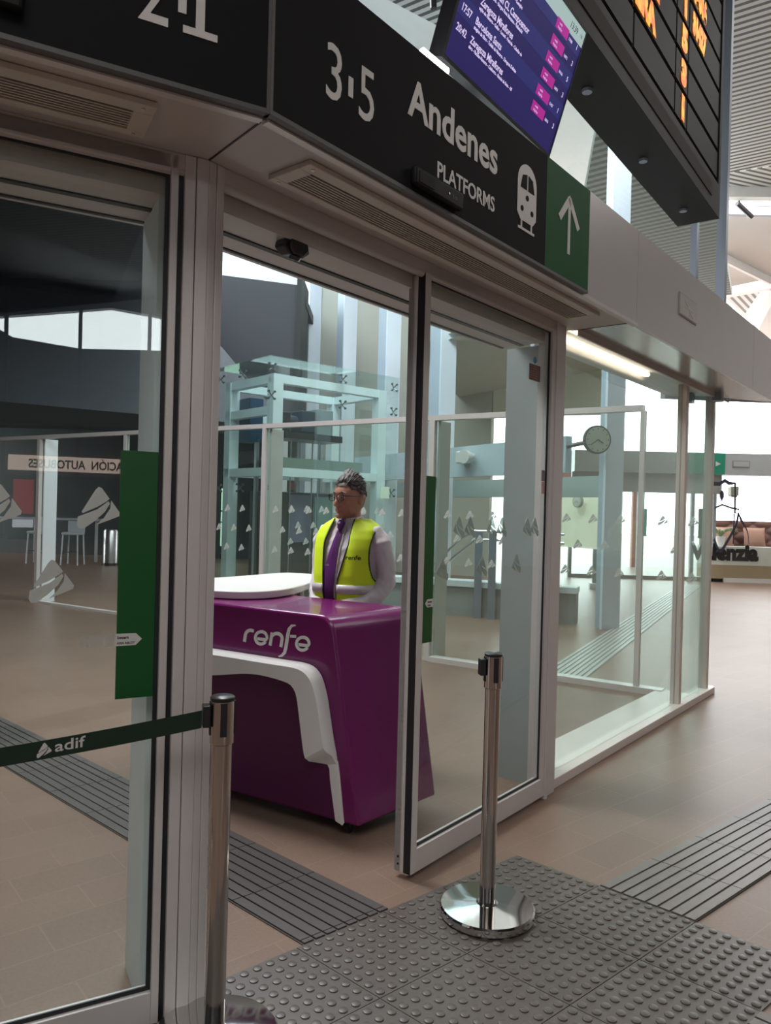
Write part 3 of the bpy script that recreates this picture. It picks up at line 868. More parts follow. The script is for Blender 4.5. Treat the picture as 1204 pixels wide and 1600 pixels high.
# hall wall behind the fins
mb = MB(W).ext([(-1.9, 24.5), (9.0, 17.4), (9.05, 17.7), (-1.9, 24.9)], 'z', 2.55, 6.0) if False else MB(W)
FW = Fr(-1.3, 18.6, -20)
mb = MB(FW).box(-0.6, 3.9, 0, 0.3, 0, 9.8)
struct('wall_beige', mb, M_BEIGE, fr=FW)
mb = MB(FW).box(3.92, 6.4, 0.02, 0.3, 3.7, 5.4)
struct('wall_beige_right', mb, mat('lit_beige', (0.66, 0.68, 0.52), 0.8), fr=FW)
mb = MB(W).ext([(2.6, 9.0), (3.2, 8.6), (9, 20), (5, 22)], 'z', 7.4, 7.6)
struct('ceiling_outer', mb, stripes('outer_slats', (0.30, 0.33, 0.30), (0.12, 0.13, 0.12), 0.2, -40))
# sloped cream soffit
mb = MB(W).quad([(0.4, 14.2, 4.4), (2.9, 11.0, 4.9), (5.5, 17.0, 4.7), (1.8, 18.0, 4.1)]).quad([(0.4, 14.2, 4.5), (2.9, 11.0, 5.0), (5.5, 17.0, 4.8), (1.8, 18.0, 4.2)])
struct('trim_64', mb, mat('cream_soffit', (0.55, 0.56, 0.47), 0.8))

# fins
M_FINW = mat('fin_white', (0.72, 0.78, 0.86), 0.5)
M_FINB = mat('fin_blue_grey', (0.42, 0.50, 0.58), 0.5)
kk = 70
for j in range(-4, 3):
    x = j * 2.0
    if j == 1: continue
    t = sthing('trim_%d' % kk, FG, (x, 0, 0)); kk += 1
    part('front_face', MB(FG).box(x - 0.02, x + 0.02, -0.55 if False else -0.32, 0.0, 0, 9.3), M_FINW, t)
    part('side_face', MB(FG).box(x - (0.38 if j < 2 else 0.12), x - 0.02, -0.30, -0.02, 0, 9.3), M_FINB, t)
# band along the fin wall, with loudspeaker
mb = MB(FG).box(-3.0, 3.4, -0.45, -0.34, 2.06, 2.56)
struct('trim_80', mb, mat('blue_grey_band', (0.42, 0.50, 0.55), 0.5), fr=FG)
mb = MB(FG).box(-3.0, 3.4, 0.3, 0.5, 1.75, 2.05)
struct('trim_81', mb, mat('green_grey_band', (0.34, 0.42, 0.40), 0.5), fr=FG)
t = thing('loudspeaker', 'small white loudspeaker on the blue-grey band behind the half-open door', 'loudspeaker', FG, (1.1, -0.6, 2.25))
part('speaker_box', MB(FG).box(0.98, 1.2, -0.62, -0.46, 2.27, 2.47), mat('speaker_white', (0.62, 0.62, 0.6), 0.5), t, bevel=0.02)
part('speaker_horn', MB(FG).tube([(1.3, -0.5, 2.38), (1.36, -0.72, 2.36)], [0.05, 0.11], 18), mat('speaker_white', (0.62, 0.62, 0.6), 0.5), t, smooth=True)
# lit room behind the band
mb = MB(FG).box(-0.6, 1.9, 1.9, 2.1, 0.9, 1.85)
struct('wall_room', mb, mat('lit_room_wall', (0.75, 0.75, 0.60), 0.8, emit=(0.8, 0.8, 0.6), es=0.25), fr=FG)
t = thing('wall_clock', 'small round white wall clock on the cream room wall behind the half-open door', 'clock', FG, (1.3, 1.8, 1.72))
def clock(t, fr, c, r, face, hand):
    x, y, z = c
    part('clock_case', MB(fr).tube([(x, y, z), (x, y - 0.05, z)], r, 32), hand, t, smooth=40)
    part('clock_face', MB(fr).tube([(x, y - 0.051, z), (x, y - 0.056, z)], r * 0.88, 32), face, t, smooth=40)
    mb = MB(fr)
    for i in range(12):
        a = i * math.pi / 6
        mb.ribbon([(x + r * .7 * math.sin(a), z + r * .7 * math.cos(a)), (x + r * .82 * math.sin(a), z + r * .82 * math.cos(a))], r * .06, y - 0.059, y - 0.057)
    part('hour_marks', mb, hand, t)
    part('hour_hand', MB(fr).ribbon([(x, z), (x + r * .4, z - r * .25)], r * .08, y - 0.062, y - 0.06), hand, t)
    part('minute_hand', MB(fr).ribbon([(x, z), (x - r * .55, z - r * .4)], r * .06, y - 0.066, y - 0.064), hand, t)
clock(t, FG, (1.3, 1.8, 1.72), 0.11, mat('clock_white', (0.7, 0.7, 0.62), 0.5), mat('clock_grey', (0.3, 0.3, 0.26), 0.5))
t = thing('station_clock', 'large round double-sided station clock hanging beyond the fixed glass', 'clock', W, (2.70, 9.75, 2.2))
FCk = Fr(2.69, 9.75, 10)
part('mount_bracket', MB(FCk).tube([(0, 0.0, 2.45), (-0.13, 0.66, 2.42)], 0.03, 8), mat('clock_dark', (0.09, 0.10, 0.09), 0.4), t)
clock(t, FCk, (0, 0, 2.46), 0.185, mat('clock_cream', (0.42, 0.45, 0.36), 0.5), MATS['clock_dark'])

# handrail and bench along the lower fin wall
t = thing('handrail', 'tubular steel stair handrail beyond the inner glass wall', 'handrail', W, (0.9, 10.5, 0))
mb = MB(W)
mb.tube(smooth_pts([(0.55, 11.0, 0.55), (1.15, 10.6, 1.17), (1.35, 10.6, 1.22), (2.4, 10.1, 1.22)]), 0.022, 8)
mb.tube(smooth_pts([(0.58, 11.0, 0.42), (1.18, 10.6, 1.03), (1.35, 10.6, 1.10), (2.4, 10.1, 1.10)]), 0.018, 8)
part('rails', mb, M_BRUSH, t, smooth=True)
for x, y in ((1.32, 10.6), (1.5, 10.5), (2.3, 10.15)):
    part('rail_post', MB(W).box(x - 0.05, x + 0.05, y - 0.03, y + 0.03, 0.0, 1.2), M_BLUG, t)
t = thing('low_parapet', 'low grey parapet with metal cap behind the handrail', 'parapet', W, (0.2, 11.2, 0))
part('parapet_base', MB(W).ext([(-0.4, 11.4), (1.2, 10.75), (2.6, 10.2), (2.7, 10.45), (1.3, 11.0), (-0.3, 11.65)], 'z', 0.0, 0.42), mat('parapet_grey', (0.25, 0.28, 0.27), 0.6), t)
part('metal_cap', MB(W).ext([(-0.4, 11.36), (1.2, 10.71), (2.6, 10.16), (2.72, 10.48), (1.3, 11.04), (-0.3, 11.7)], 'z', 0.42, 0.50), M_PALE, t)

# ------------------------------------------------------------------ lift tower
LT = thing('lift_tower', 'glass lift tower with pale steel frame beyond the inner glass wall', 'lift', FE, (0, 0, 0))
HX, HY, HZ = 2.35, 1.6, 3.54
mb = MB(FE)
pn = 0.012
mb.box(0, 1.28, 0, pn, 0.05, HZ).box(1.29, HX, 0, pn, 0.05, HZ)
mb.box(0, pn, 0.02, HY, 0.05, HZ)
mb.box(HX - pn, HX, 0.02, HY, 0.05, HZ)
mb.box(0, HX, 0, HY, HZ, HZ + pn)
part('glass_skin', mb, G_LIFT, LT)
M_LF = mat('lift_frame_paint', (0.74, 0.84, 0.86), 0.4)
for (x, y) in ((0.14, 0.12), (HX - 0.3, 0.12), (0.14, HY - 0.28), (HX - 0.3, HY - 0.28)):
    part('column', MB(FE).box(x, x + 0.16, y, y + 0.16, 0, 3.34), M_LF, LT)
for z in (3.22, 2.78, 1.92):
    part('ring_beam', MB(FE).box(0.14, HX - 0.14, 0.13, 0.25, z, z + 0.12).box(0.15, 0.27, 0.14, HY - 0.14, z, z + 0.12).box(HX - 0.27, HX - 0.15, 0.14, HY - 0.14, z, z + 0.12).box(0.14, HX - 0.14, HY - 0.27, HY - 0.15, z, z + 0.12) if z != 2.78 else MB(FE).box(0.15, 0.27, 0.14, HY - 0.14, z, z + 0.12).box(0.14, HX - 0.14, HY - 0.27, HY - 0.15, z, z + 0.12), M_LF, LT)
mb = MB(FE)
mb.box(0.35, 1.75, 0.55, 0.75, 1.98, 2.22).box(0.35, 1.9, 0.30, 0.34, 2.0, 2.2)
part('machine_beam', mb, mat('galvanised_green', (0.22, 0.28, 0.24), 0.4, 0.4), LT)
part('beam_capping', MB(FE).box(0.32, 1.95, 0.26, 0.30, 1.93, 1.99), M_LF, LT)
mot = part('drive_motor', MB(FE).box(0.95, 1.2, 0.6, 0.9, 2.62, 2.95).tube([(0.75, 0.75, 2.78), (0.95, 0.75, 2.78)], 0.09, 16), mat('motor_navy', (0.03, 0.05, 0.08), 0.4), LT, 'dark blue motor', bevel=0.02)
part('control_box', MB(FE).box(1.25, 1.55, 0.62, 0.9, 2.60, 3.0), mat('box_grey', (0.25, 0.30, 0.31), 0.4), LT, 'grey control box', bevel=0.01)
part('motor_plinth', MB(FE).box(0.6, 1.65, 0.5, 1.0, 2.5, 2.6), M_BLK, LT)
part('brake_unit', MB(FE).box(0.62, 0.76, 0.6, 0.85, 2.6, 2.9), M_BLK, LT, bevel=0.02)
part('cable_cabinet', MB(FE).box(0.0 + 0.30, 0.52, 1.0, 1.35, 2.45, 3.1), mat('cabinet_blue', (0.02, 0.06, 0.12), 0.3), LT, 'blue cabinet')
mb = MB(FE)
for x in (0.42, 0.62, 1.15, 1.6):
    mb.box(x, x + 0.05, 1.0, 1.06, 0.1, 2.5)
for x in (0.55, 0.9, 1.3, 1.42):
    mb.tube([(x, 0.8, 0.1), (x, 0.8, 2.6)], 0.012, 6)
part('guide_rails', mb, M_BRUSH, LT)
part('lift_car', MB(FE).box(0.5, 1.8, 0.9, 1.3, 0.05, 1.72), mat('car_bronze', (0.10, 0.11, 0.10), 0.35, 0.3), LT, bevel=0.02)
part('car_screen', MB(FE).box(0.95, 1.35, 0.86, 0.9, 0.95, 1.68), mat('car_window_lilac', (0.26, 0.28, 0.40), 0.3), LT)
part('car_mirror', MB(FE).box(1.42, 1.75, 0.86, 0.9, 0.4, 1.66), mat('car_window_green', (0.30, 0.46, 0.42), 0.25), LT)
part('warning_label', MB(FE).box(0.92, 1.0, 0.84, 0.86, 1.75, 1.86), mat('orange_label', (0.4, 0.08, 0.03), 0.5), LT)
for (x, y) in ((0.06, 0.06), (1.285, 0.06), (HX - 0.06, 0.06), (0.06, HY - 0.1), (0.06, 0.85)):
    for z in ((3.40, 3.02, 1.75) if x > 1 or y < 0.1 else (3.40, 1.75)):
        mb = MB(FE)
        for dx, dz in ((-0.07, 0.07), (0.07, 0.07), (-0.07, -0.07), (0.07, -0.07)):
            mb.tube([(x + 0.03, y + 0.03, z), (x + dx * 0.7, y - 0.02, z + dz * 0.7)], 0.008, 6)
            mb.tube([(x + dx * 0.7, y - 0.035, z + dz * 0.7), (x + dx * 0.7, y - 0.01, z + dz * 0.7)], 0.016, 8)
        part('spider_fitting', mb, mat('fitting_steel', (0.16, 0.18, 0.18), 0.3, 0.8), LT)
mb = MB(FE)
x = 0.35
while x < HX - 0.2:
    for r, z in enumerate((1.42, 1.19, 0.96)):
        emblem(mb, x + (0.12 if r == 1 else 0), z, 0.1, -0.008, -0.003)
    x += 0.26
part('emblem_decals', mb, M_FROST, LT)
part('notice', MB(FE).box(2.02, 2.2, -0.008, -0.003, 1.66, 1.84), mat('notice_pale', (0.6, 0.75, 0.6), 0.5), LT)

# ------------------------------------------------------------------ far vestibule and cafe on the right
M_VB = mat('far_band_grey', (0.40, 0.42, 0.42), 0.4)
mb = MB(FV).box(-1.6, 7.5, -0.3, 0.2, 2.5, 3.0)
struct('trim_90', mb, M_VB, fr=FV)
t = thing('platform_sign', 'green platform sign end on the far grey band, above the cafe', 'sign', FV, (2.0, -0.34, 2.5))
part('sign_panel', MB(FV).box(1.0, 1.84, -0.35, -0.31, 2.5, 2.98), mat('far_green', (0.02, 0.25, 0.15), 0.45), t)
part('arrow_symbol', MB(FV).ext([(1.62, 2.68), (1.74, 2.74), (1.62, 2.80)], 'y', -0.36, -0.352), M_LET, t)
t = thing('access_plate', 'small rectangular cover plate on the far grey band', 'cover plate', FV, (2.3, -0.32, 2.7))
part('plate_frame', MB(FV).box(2.02, 2.42, -0.31, -0.301, 2.67, 2.83), mat('plate_rim2', (0.25, 0.25, 0.24), 0.5), t)
part('plate_cover', MB(FV).box(2.04, 2.40, -0.32, -0.311, 2.69, 2.81), M_VB, t)
mb = MB(FV).box(-1.6, 1.9, -0.05, 0.05, 2.05, 2.5)
struct('trim_91', mb, mat('header_grey', (0.42, 0.44, 0.41), 0.5), fr=FV)
mb = MB(FV)
for x in (-1.6, 0.0, 1.25, 1.75): mb.box(x - 0.04, x + 0.04, -0.05, 0.05, 0, 2.1)
mb.box(-1.6, 7.5, -0.05, 0.05, 0, 0.08)
struct('trim_92', mb, mat('far_frame_grey', (0.26, 0.29, 0.29), 0.5), fr=FV)
t = sthing('door_3', FV, (1.5, -0.08, 0), 'far glass door with green strip')
part('glass_pane', MB(FV).box(1.3, 1.7, -0.09, -0.08, 0.08, 2.05), G_DOOR, t)
part('green_strip', MB(FV).box(1.36, 1.6, -0.10, -0.092, 1.0, 1.7), mat('far_green2', (0.01, 0.10, 0.05), 0.4), t)
# cafe
t = thing('cafe_counter', 'white and tan cafe counter panel with heavy black lettering, far right', 'counter', FV, (2.0, -0.2, 0))
part('tan_base', MB(FV).box(1.5, 7.5, -0.25, 0.3, 0.08, 0.40), mat('tan_panel', (0.36, 0.28, 0.17), 0.6), t)
part('white_front', MB(FV).box(1.5, 2.68, -0.26, 0.3, 0.40, 0.83).box(2.69, 7.5, -0.24, 0.3, 0.40, 0.83), mat('cafe_white', (0.62, 0.64, 0.58), 0.6), t)
mb = text_mb(FV, 'Valenzia', 1.16, 0.53, 0.50, -0.272, 0.008, 0.028, 0.92)
part('lettering', mb, M_BLK, t, 'heavy black lettering')
part('skirting', MB(FV).box(1.9, 7.5, -0.30, -0.25, 0.0, 0.1), mat('pale_skirting', (0.6, 0.58, 0.54), 0.5), t)
t = thing('tufted_sofa', 'brown button-tufted sofa back behind the cafe lettering', 'sofa', FV, (3, 1.2, 0))
M_TUFT = mat('brown_velvet', (0.22, 0.12, 0.10), 0.6, 0, 0.15, 8)
bmq = bmesh.new()
NXs, NZs = 120, 34
vv = {}
for i in range(NXs + 1):
    for j in range(NZs + 1):
        x = 1.88 + 5.1 * i / NXs; z = 0.68 + 0.74 * j / NZs
        u = (x / 0.26 + z / 0.17) * math.pi; v2 = (x / 0.26 - z / 0.17) * math.pi
        y = 1.05 - 0.055 * abs(math.sin(u / 2) * math.sin(v2 / 2)) ** 0.5 * 1.4
        vv[i, j] = bmq.verts.new(FV.M @ Vector((x, y, z)))
for i in range(NXs):
    for j in range(NZs):
        bmq.faces.new((vv[i, j], vv[i + 1, j], vv[i + 1, j + 1], vv[i, j + 1]))
mb = MB(FV); mb._add(bmq); mb.box(1.88, 6.98, 1.06, 1.2, 0.68, 1.43)
part('tufted_back', mb, M_TUFT, t, smooth=True)
part('seat', MB(FV).box(1.88, 6.98, 0.45, 1.0, 0.3, 0.74), M_TUFT, t, bevel=0.05)
for i, (x, lab) in enumerate(((2.25, 'peach square cushion on the tufted sofa, nearest the facade end post'), (3.02, 'peach square cushion on the tufted sofa, at the right picture edge'))):
    mb = MB(FV)
    bmc = bmesh.new(); g = 12; vs = {}
    for sgn in (-1, 1):
        for a in range(g + 1):
            for b in range(g + 1):
                u, v = a / g * 2 - 1, b / g * 2 - 1
                h = 0.11 * ((1 - u * u) * (1 - v * v)) ** 0.4
                pin = 1 - 0.06 * (1 - abs(v)) * 0 - 0.07 * (1 - v * v) * abs(u) ** 3
                vs[sgn, a, b] = bmc.verts.new(FV.M @ Vector((x + u * 0.27 * pin, 0.70 + sgn * h + v * 0.05, 1.03 + v * 0.25 * (1 - 0.07 * (1 - u * u) * abs(v) ** 3))))
        for a in range(g):
            for b in range(g):
                bmc.faces.new((vs[sgn, a, b], vs[sgn, a + 1, b], vs[sgn, a + 1, b + 1], vs[sgn, a, b + 1]))
    bmesh.ops.remove_doubles(bmc, verts=bmc.verts, dist=0.002)
    mb._add(bmc)
    solo('cushion', mb, mat('peach_fabric', (0.55, 0.32, 0.25), 0.8), lab, 'cushion', (x, 0.75, 0.7), FV, smooth=True, group=None)
t = sthing('window_12', FV, (1.9, -0.29, 0.1))
part('glass_pane', MB(FV).box(1.88, 7.5, -0.300, -0.292, 0.1, 2.5), glass('cafe_glass', (0.98, 0.985, 0.98), 0.03), t)
# window line drawing
t = thing('window_decal', 'black line drawing of leaves and a balloon on the cafe glass', 'decal', FV, (2.0, -0.03, 1.0))
mb = MB(FV)
mb.ribbon([(1.7, 2.28), (2.0, 2.28), (2.25, 2.36), (2.45, 2.30), (2.75, 2.30), (2.78, 1.6)], 0.09, -0.09, -0.08)
mb.ribbon([(2.74, 1.6), (2.74, 0.9)], 0.06, -0.09, -0.08)
mb.ribbon(smooth_pts([(1.8, 1.0), (2.1, 0.72), (2.5, 1.0), (2.85, 1.35), (2.95, 1.62)]), 0.09, -0.09, -0.08)
mb.ribbon(smooth_pts([(2.95, 1.62), (3.1, 1.45), (3.4, 1.2), (3.5, 0.9)]), [0.02, 0.04, 0.05, 0.06, 0.07, 0.08, 0.08, 0.08, 0.07, 0.06, 0.05, 0.04, 0.04, 0.04, 0.03, 0.03, 0.03, 0.02, 0.02][:19], -0.09, -0.08)
mb.ribbon([(1.8, 1.72), (2.15, 1.80), (2.6, 1.73), (2.98, 1.70), (2.96, 1.55)], 0.045, -0.09, -0.08)
mb.tube([(2.12, -0.09, 2.02), (2.12, -0.08, 2.02)], 0.11, 16)
mb.ribbon([(2.12, 1.95), (2.12, 1.75)], [0.08, 0.01], -0.09, -0.08)
_i = FV.M.inverted()
for v in mb.bm.verts:
    l = _i @ v.co; l.x = 1.60 + (l.x - 1.7) * 0.47; l.y -= 0.23; v.co = FV.M @ l
part('line_drawing', mb, mat('decal_navy', (0.03, 0.03, 0.05), 0.5), t)
t = thing('cafe_lantern', 'small beige square lantern beside the cafe window drawing', 'lantern', FV, (2.2, 0.1, 1.95))
part('lantern_shade', MB(FV).box(2.13, 2.32, -0.02, 0.2, 2.03, 2.24), mat('lantern_beige', (0.45, 0.43, 0.36), 0.7), t, bevel=0.02)
part('lantern_base', MB(FV).box(2.15, 2.30, 0.02, 0.18, 1.99, 2.03), M_BLUG, t)
t = thing('potted_palm', 'small pale-leaved plant at the left end of the tufted sofa', 'plant', FV, (2.0, 0.2, 0.83))
part('pot', MB(FV).lathe((2.0, 0.2, 0.83), [(0.08, 0), (0.12, 0.2), (0.12, 0.22), (0.0, 0.22)], 20), M_SOLID, t, smooth=40)
mb = MB(FV)
for i in range(14):
    a = i * 0.45 - 0.2
    L_ = 0.45 + 0.15 * random.random()
    pts = [(2.0 + math.cos(a) * L_ * q * 0.8, 0.2 + math.sin(a) * L_ * q * 0.5, 1.03 + L_ * (1.3 * q - 1.1 * q * q)) for q in [k_ / 6 for k_ in range(7)]]
    mb.tube(pts, [0.006, 0.018, 0.024, 0.024, 0.02, 0.012, 0.003], 6)
part('leaves', mb, mat('pale_leaf', (0.30, 0.36, 0.20), 0.6), t, smooth=True)
t = thing('info_stand', 'dark glass panel stand beyond the fixed glass', 'stand', W, (4.3, 15.2, 0))
part('panel', MB(Fr(4.25, 15.4, -10)).box(0, 0.38, 0, 0.06, 0.1, 1.75), mat('slate_panel', (0.22, 0.27, 0.28), 0.4), t)
part('foot', MB(Fr(4.25, 15.4, -10)).box(-0.05, 0.43, -0.12, 0.18, 0, 0.1), M_PALE, t)
t = thing('red_kiosk_frame', 'thin red doorway frame in the bright distance beyond the fixed glass', 'doorway', W, (6.1, 22, 0))
mb = MB(W).box(4.5, 4.65, 22, 22.15, 0, 2.4).box(7.2, 7.35, 22, 22.15, 0, 2.4).box(4.5, 7.35, 22, 22.15, 2.4, 2.75)
part('frame', mb, mat('brick_red', (0.42, 0.16, 0.13), 0.6), t)
part('green_panel', MB(W).box(7.4, 7.6, 21.95, 22.0, 0.9, 1.7), mat('far_green', (0.02, 0.25, 0.15), 0.45), t)

# ------------------------------------------------------------------ beyond the left door: bin, bar stools
t = thing('litter_bin', 'tall round steel litter bin seen through the left door beside the green strip', 'litter bin', W, (-6.45, 17.8, 0))
part('bin_body', MB(W).lathe((-6.45, 17.8, 0.06), [(0.17, 0), (0.17, 0.74), (0.15, 0.78), (0, 0.78)], 28), M_BRUSH, t, smooth=40)
part('bin_base', MB(W).lathe((-6.45, 17.8, 0), [(0.18, 0), (0.18, 0.06), (0, 0.06)], 28), M_BLK, t, smooth=40)


def stool(x, y, lab):
    t = thing('bar_stool', lab, 'stool', W, (x, y, 0), group=None)
    part('seat', MB(W).box(x - 0.2, x + 0.2, y - 0.2, y + 0.2, 0.70, 0.76), mat('stool_white', (0.55, 0.57, 0.6), 0.4), t, bevel=0.02)
    part('backrest', MB(W).box(x - 0.2, x + 0.2, y + 0.17, y + 0.2, 0.76, 1.02), mat('stool_white', (0.55, 0.57, 0.6), 0.4), t, bevel=0.01)
    for dx in (-0.17, 0.17):
        for dy in (-0.17, 0.17):
            part('leg', MB(W).tube([(x + dx * 1.15, y + dy * 1.15, 0), (x + dx, y + dy, 0.7)], 0.018, 8), mat('stool_white', (0.55, 0.57, 0.6), 0.4), t)
    part('footrest', MB(W).tube([(x - 0.18, y - 0.18, 0.3), (x + 0.18, y - 0.18, 0.3)], 0.012, 6), M_BRUSH, t)
for x, y, l_ in ((-9.6, 17.6, 'white bar stool seen through the left door, leftmost by the door frame'), (-8.2, 17.9, 'white bar stool seen through the left door, second from the bin'), (-7.3, 17.7, 'white bar stool seen through the left door, next to the steel bin')):
    stool(x, y, l_)
t = thing('high_table', 'long narrow white high table behind the bar stools', 'table', W, (-8.6, 18.6, 0))
part('table_top', MB(W).box(-10.4, -6.9, 18.4, 18.8, 1.02, 1.07), mat('stool_white', (0.55, 0.57, 0.6), 0.4), t)
for x in (-10.2, -8.6, -7.1):
    part('leg', MB(W).box(x - 0.03, x + 0.03, 18.57, 18.63, 0, 1.02), mat('stool_white', (0.55, 0.57, 0.6), 0.4), t)

# ------------------------------------------------------------------ barrier posts
def barrier(x, y, label, clip_dir, bd):
    t = thing('barrier_post', label, 'barrier post', W, (x, y, 0))
    part('base_disc', MB(W).lathe((x, y, 0), [(0.172, 0.0), (0.176, 0.004), (0.176, 0.026), (0.170, 0.032), (0.04, 0.040), (0.034, 0.046), (0, 0.046)], 64), mat('mirror_steel', (0.66, 0.66, 0.64), 0.07, 1.0, 0.02), t, smooth=40)
    part('pole', MB(W).lathe((x, y, 0.04), [(0.0285, 0), (0.0285, 0.80)], 32), M_CHROME, t, smooth=40)
    hd = part('head', MB(W).lathe((x, y, 0.835), [(0.0285, 0), (0.033, 0.004), (0.033, 0.12), (0, 0.12)], 32), M_CHROME, t, smooth=40)
    part('cap', MB(W).lathe((x, y, 0.955), [(0.033, 0), (0.034, 0.003), (0.034, 0.009), (0.030, 0.012), (0, 0.012)], 32), M_BLK, t, smooth=40)
    for a in range(4):
        an = bd + a * math.pi / 2
        f = Fr(x, y, math.degrees(an))
        part('belt_slot', MB(f).box(0.0315, 0.0345, -0.009, 0.009, 0.862, 0.953), M_BLACK, hd)
    if clip_dir is not None:
        f = Fr(x, y, math.degrees(clip_dir))
        part('belt_clip', MB(f).box(0.033, 0.054, -0.018, 0.018, 0.885, 0.945), M_BLK, t, bevel=0.003)
    return t
bdir = math.atan2(-0.22, -0.62)
NP = barrier(-0.435, 2.08, 'steel belt barrier post in front of the left door post, holding the green belt', bdir, bdir)
FB_POST = barrier(0.415, 2.80, 'steel belt barrier post standing on the blister paving', R(190), R(190))
FB_POST.location.z = 0.0098
NP.location.z = 0.0062
OP = (-1.75, 1.62)
barrier(OP[0], OP[1], 'steel belt barrier post outside the left picture edge', None, math.atan2(0.46, 1.3))
# belt
t = thing('barrier_belt', 'dark green retractable belt with white lettering crossing the left door', 'belt', W, (-0.49, 2.06, 0.9))
P0 = Vector((-0.435 + 0.055 * math.cos(bdir), 2.08 + 0.055 * math.sin(bdir), 0.912)); P1_ = Vector((OP[0] + 0.035, OP[1] + 0.01, 0.80))
Ld = (P1_ - P0); Lh = math.hypot(Ld.x, Ld.y)
mb = MB(W); N = 30
def bpt(s):
    p = P0 + Ld * s
    p.z = 0.912 - 0.195 * s + 0.08 * s * s
    return p
hd_ = Vector((Ld.x, Ld.y, 0)).normalized(); nn = Vector((-hd_.y, hd_.x, 0))
prev = None
for i in range(N + 1):
    c = bpt(i / N)
    vs = [mb.bm.verts.new(c + nn * sy * 0.0008 + Vector((0, 0, sz * 0.024))) for sy, sz in ((-1, -1), (1, -1), (1, 1), (-1, 1))]
    if prev:
        for q in range(4):
            mb.bm.faces.new((prev[q], prev[(q + 1) % 4], vs[(q + 1) % 4], vs[q]))
    else: mb.bm.faces.new(vs)
    prev = vs
mb.bm.faces.new(prev)
part('belt_webbing', mb, mat('dark_green_webbing', (0.004, 0.022, 0.010), 0.6, 0, 0.1, 80), t)
FBL = Fr(P0.x, P0.y, math.degrees(math.atan2(-Ld.y, -Ld.x)))


def on_belt(mbt):
    """drop lettering so it follows the sag of the belt"""
    inv = FBL.M.inverted()
    for v in mbt.bm.verts:
        l = inv @ v.co
        s = -l.x / Lh
        l.z += (bpt(s).z - 0.0)
        v.co = FBL.M @ l
    return mbt
lx = -0.41
mb = MB(FBL); emblem(mb, lx, -0.018, 0.036, -0.0016, -0.0009)
part('belt_emblem', on_belt(mb), M_LET, t)
part('belt_lettering', on_belt(text_mb(FBL, 'adif', lx + 0.042, -0.010, 0.040, -0.0012, 0.0006, 0.0005, 1.25)), M_LET, t, 'white lettering adif')

# ------------------------------------------------------------------ information counter
CT = thing('information_counter', 'glossy purple service counter with white trim standing in the doorway', 'counter', FC, (-0.8, 0.3, 0))


def cx_r(z, y):   # right edge leans outward towards the floor and flares to the rear
    k_ = (1.0 - z) / 0.93
    return -0.175 + 0.175 * k_ + y * (0.26 - 0.05 * k_)
bm_ = MB(FC)
ys = [0.0, 0.03, 0.12, 0.27, 0.42, 0.54]
rings = []
XL = -1.18
for y in ys:
    ring = [(XL, 0.07), (cx_r(0.07, y), 0.07)]
    for z in (0.25, 0.45, 0.65, 0.80): ring.append((cx_r(z, y), z))
    rc = 0.10
    for k_ in range(9):
        a = k_ / 8 * math.pi / 2
        z = 1.0 - rc + rc * math.sin(a)
        ring.append((cx_r(0.90, y) - rc * (1 - math.cos(a)) , z))
    ring.append((XL, 1.0))
    rings.append([bm_.bm.verts.new(FC.M @ Vector((x, y if y > 0 else 0.0, z))) for x, z in ring])
for i in range(len(rings) - 1):
    n = len(rings[i])
    for k_ in range(n):
        bm_.bm.faces.new((rings[i][k_], rings[i][(k_ + 1) % n], rings[i + 1][(k_ + 1) % n], rings[i + 1][k_]))
bm_.bm.faces.new(rings[0][::-1]); bm_.bm.faces.new(rings[-1])
part('counter_body', bm_, M_PURP, CT, 'glossy purple body', smooth=30, bevel=0.012)
# knee panel below the trim, its shade put into a darker purple
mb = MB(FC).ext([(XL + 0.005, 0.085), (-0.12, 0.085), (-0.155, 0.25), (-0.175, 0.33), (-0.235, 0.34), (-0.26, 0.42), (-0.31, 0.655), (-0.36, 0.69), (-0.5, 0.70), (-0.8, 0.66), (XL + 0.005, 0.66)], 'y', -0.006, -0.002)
part('knee_panel', mb, M_PURPD, CT, 'purple lower panel with shade in its colour')
# white trim shelf + leg
outer = [(XL, 0.768), (-0.70, 0.770), (-0.45, 0.770), (-0.325, 0.770), (-0.262, 0.757), (-0.222, 0.722), (-0.198, 0.670), (-0.180, 0.610), (-0.147, 0.455), (-0.113, 0.315), (-0.078, 0.075)]
inner = [(-0.120, 0.075), (-0.154, 0.248), (-0.160, 0.300), (-0.172, 0.322), (-0.215, 0.330), (-0.240, 0.350), (-0.256, 0.392), (-0.285, 0.545), (-0.300, 0.620), (-0.318, 0.660), (-0.36, 0.685), (-0.495, 0.698), (-0.60, 0.694), (-0.70, 0.678), (-0.80, 0.660), (-0.92, 0.650), (XL, 0.658)]
nf = 36


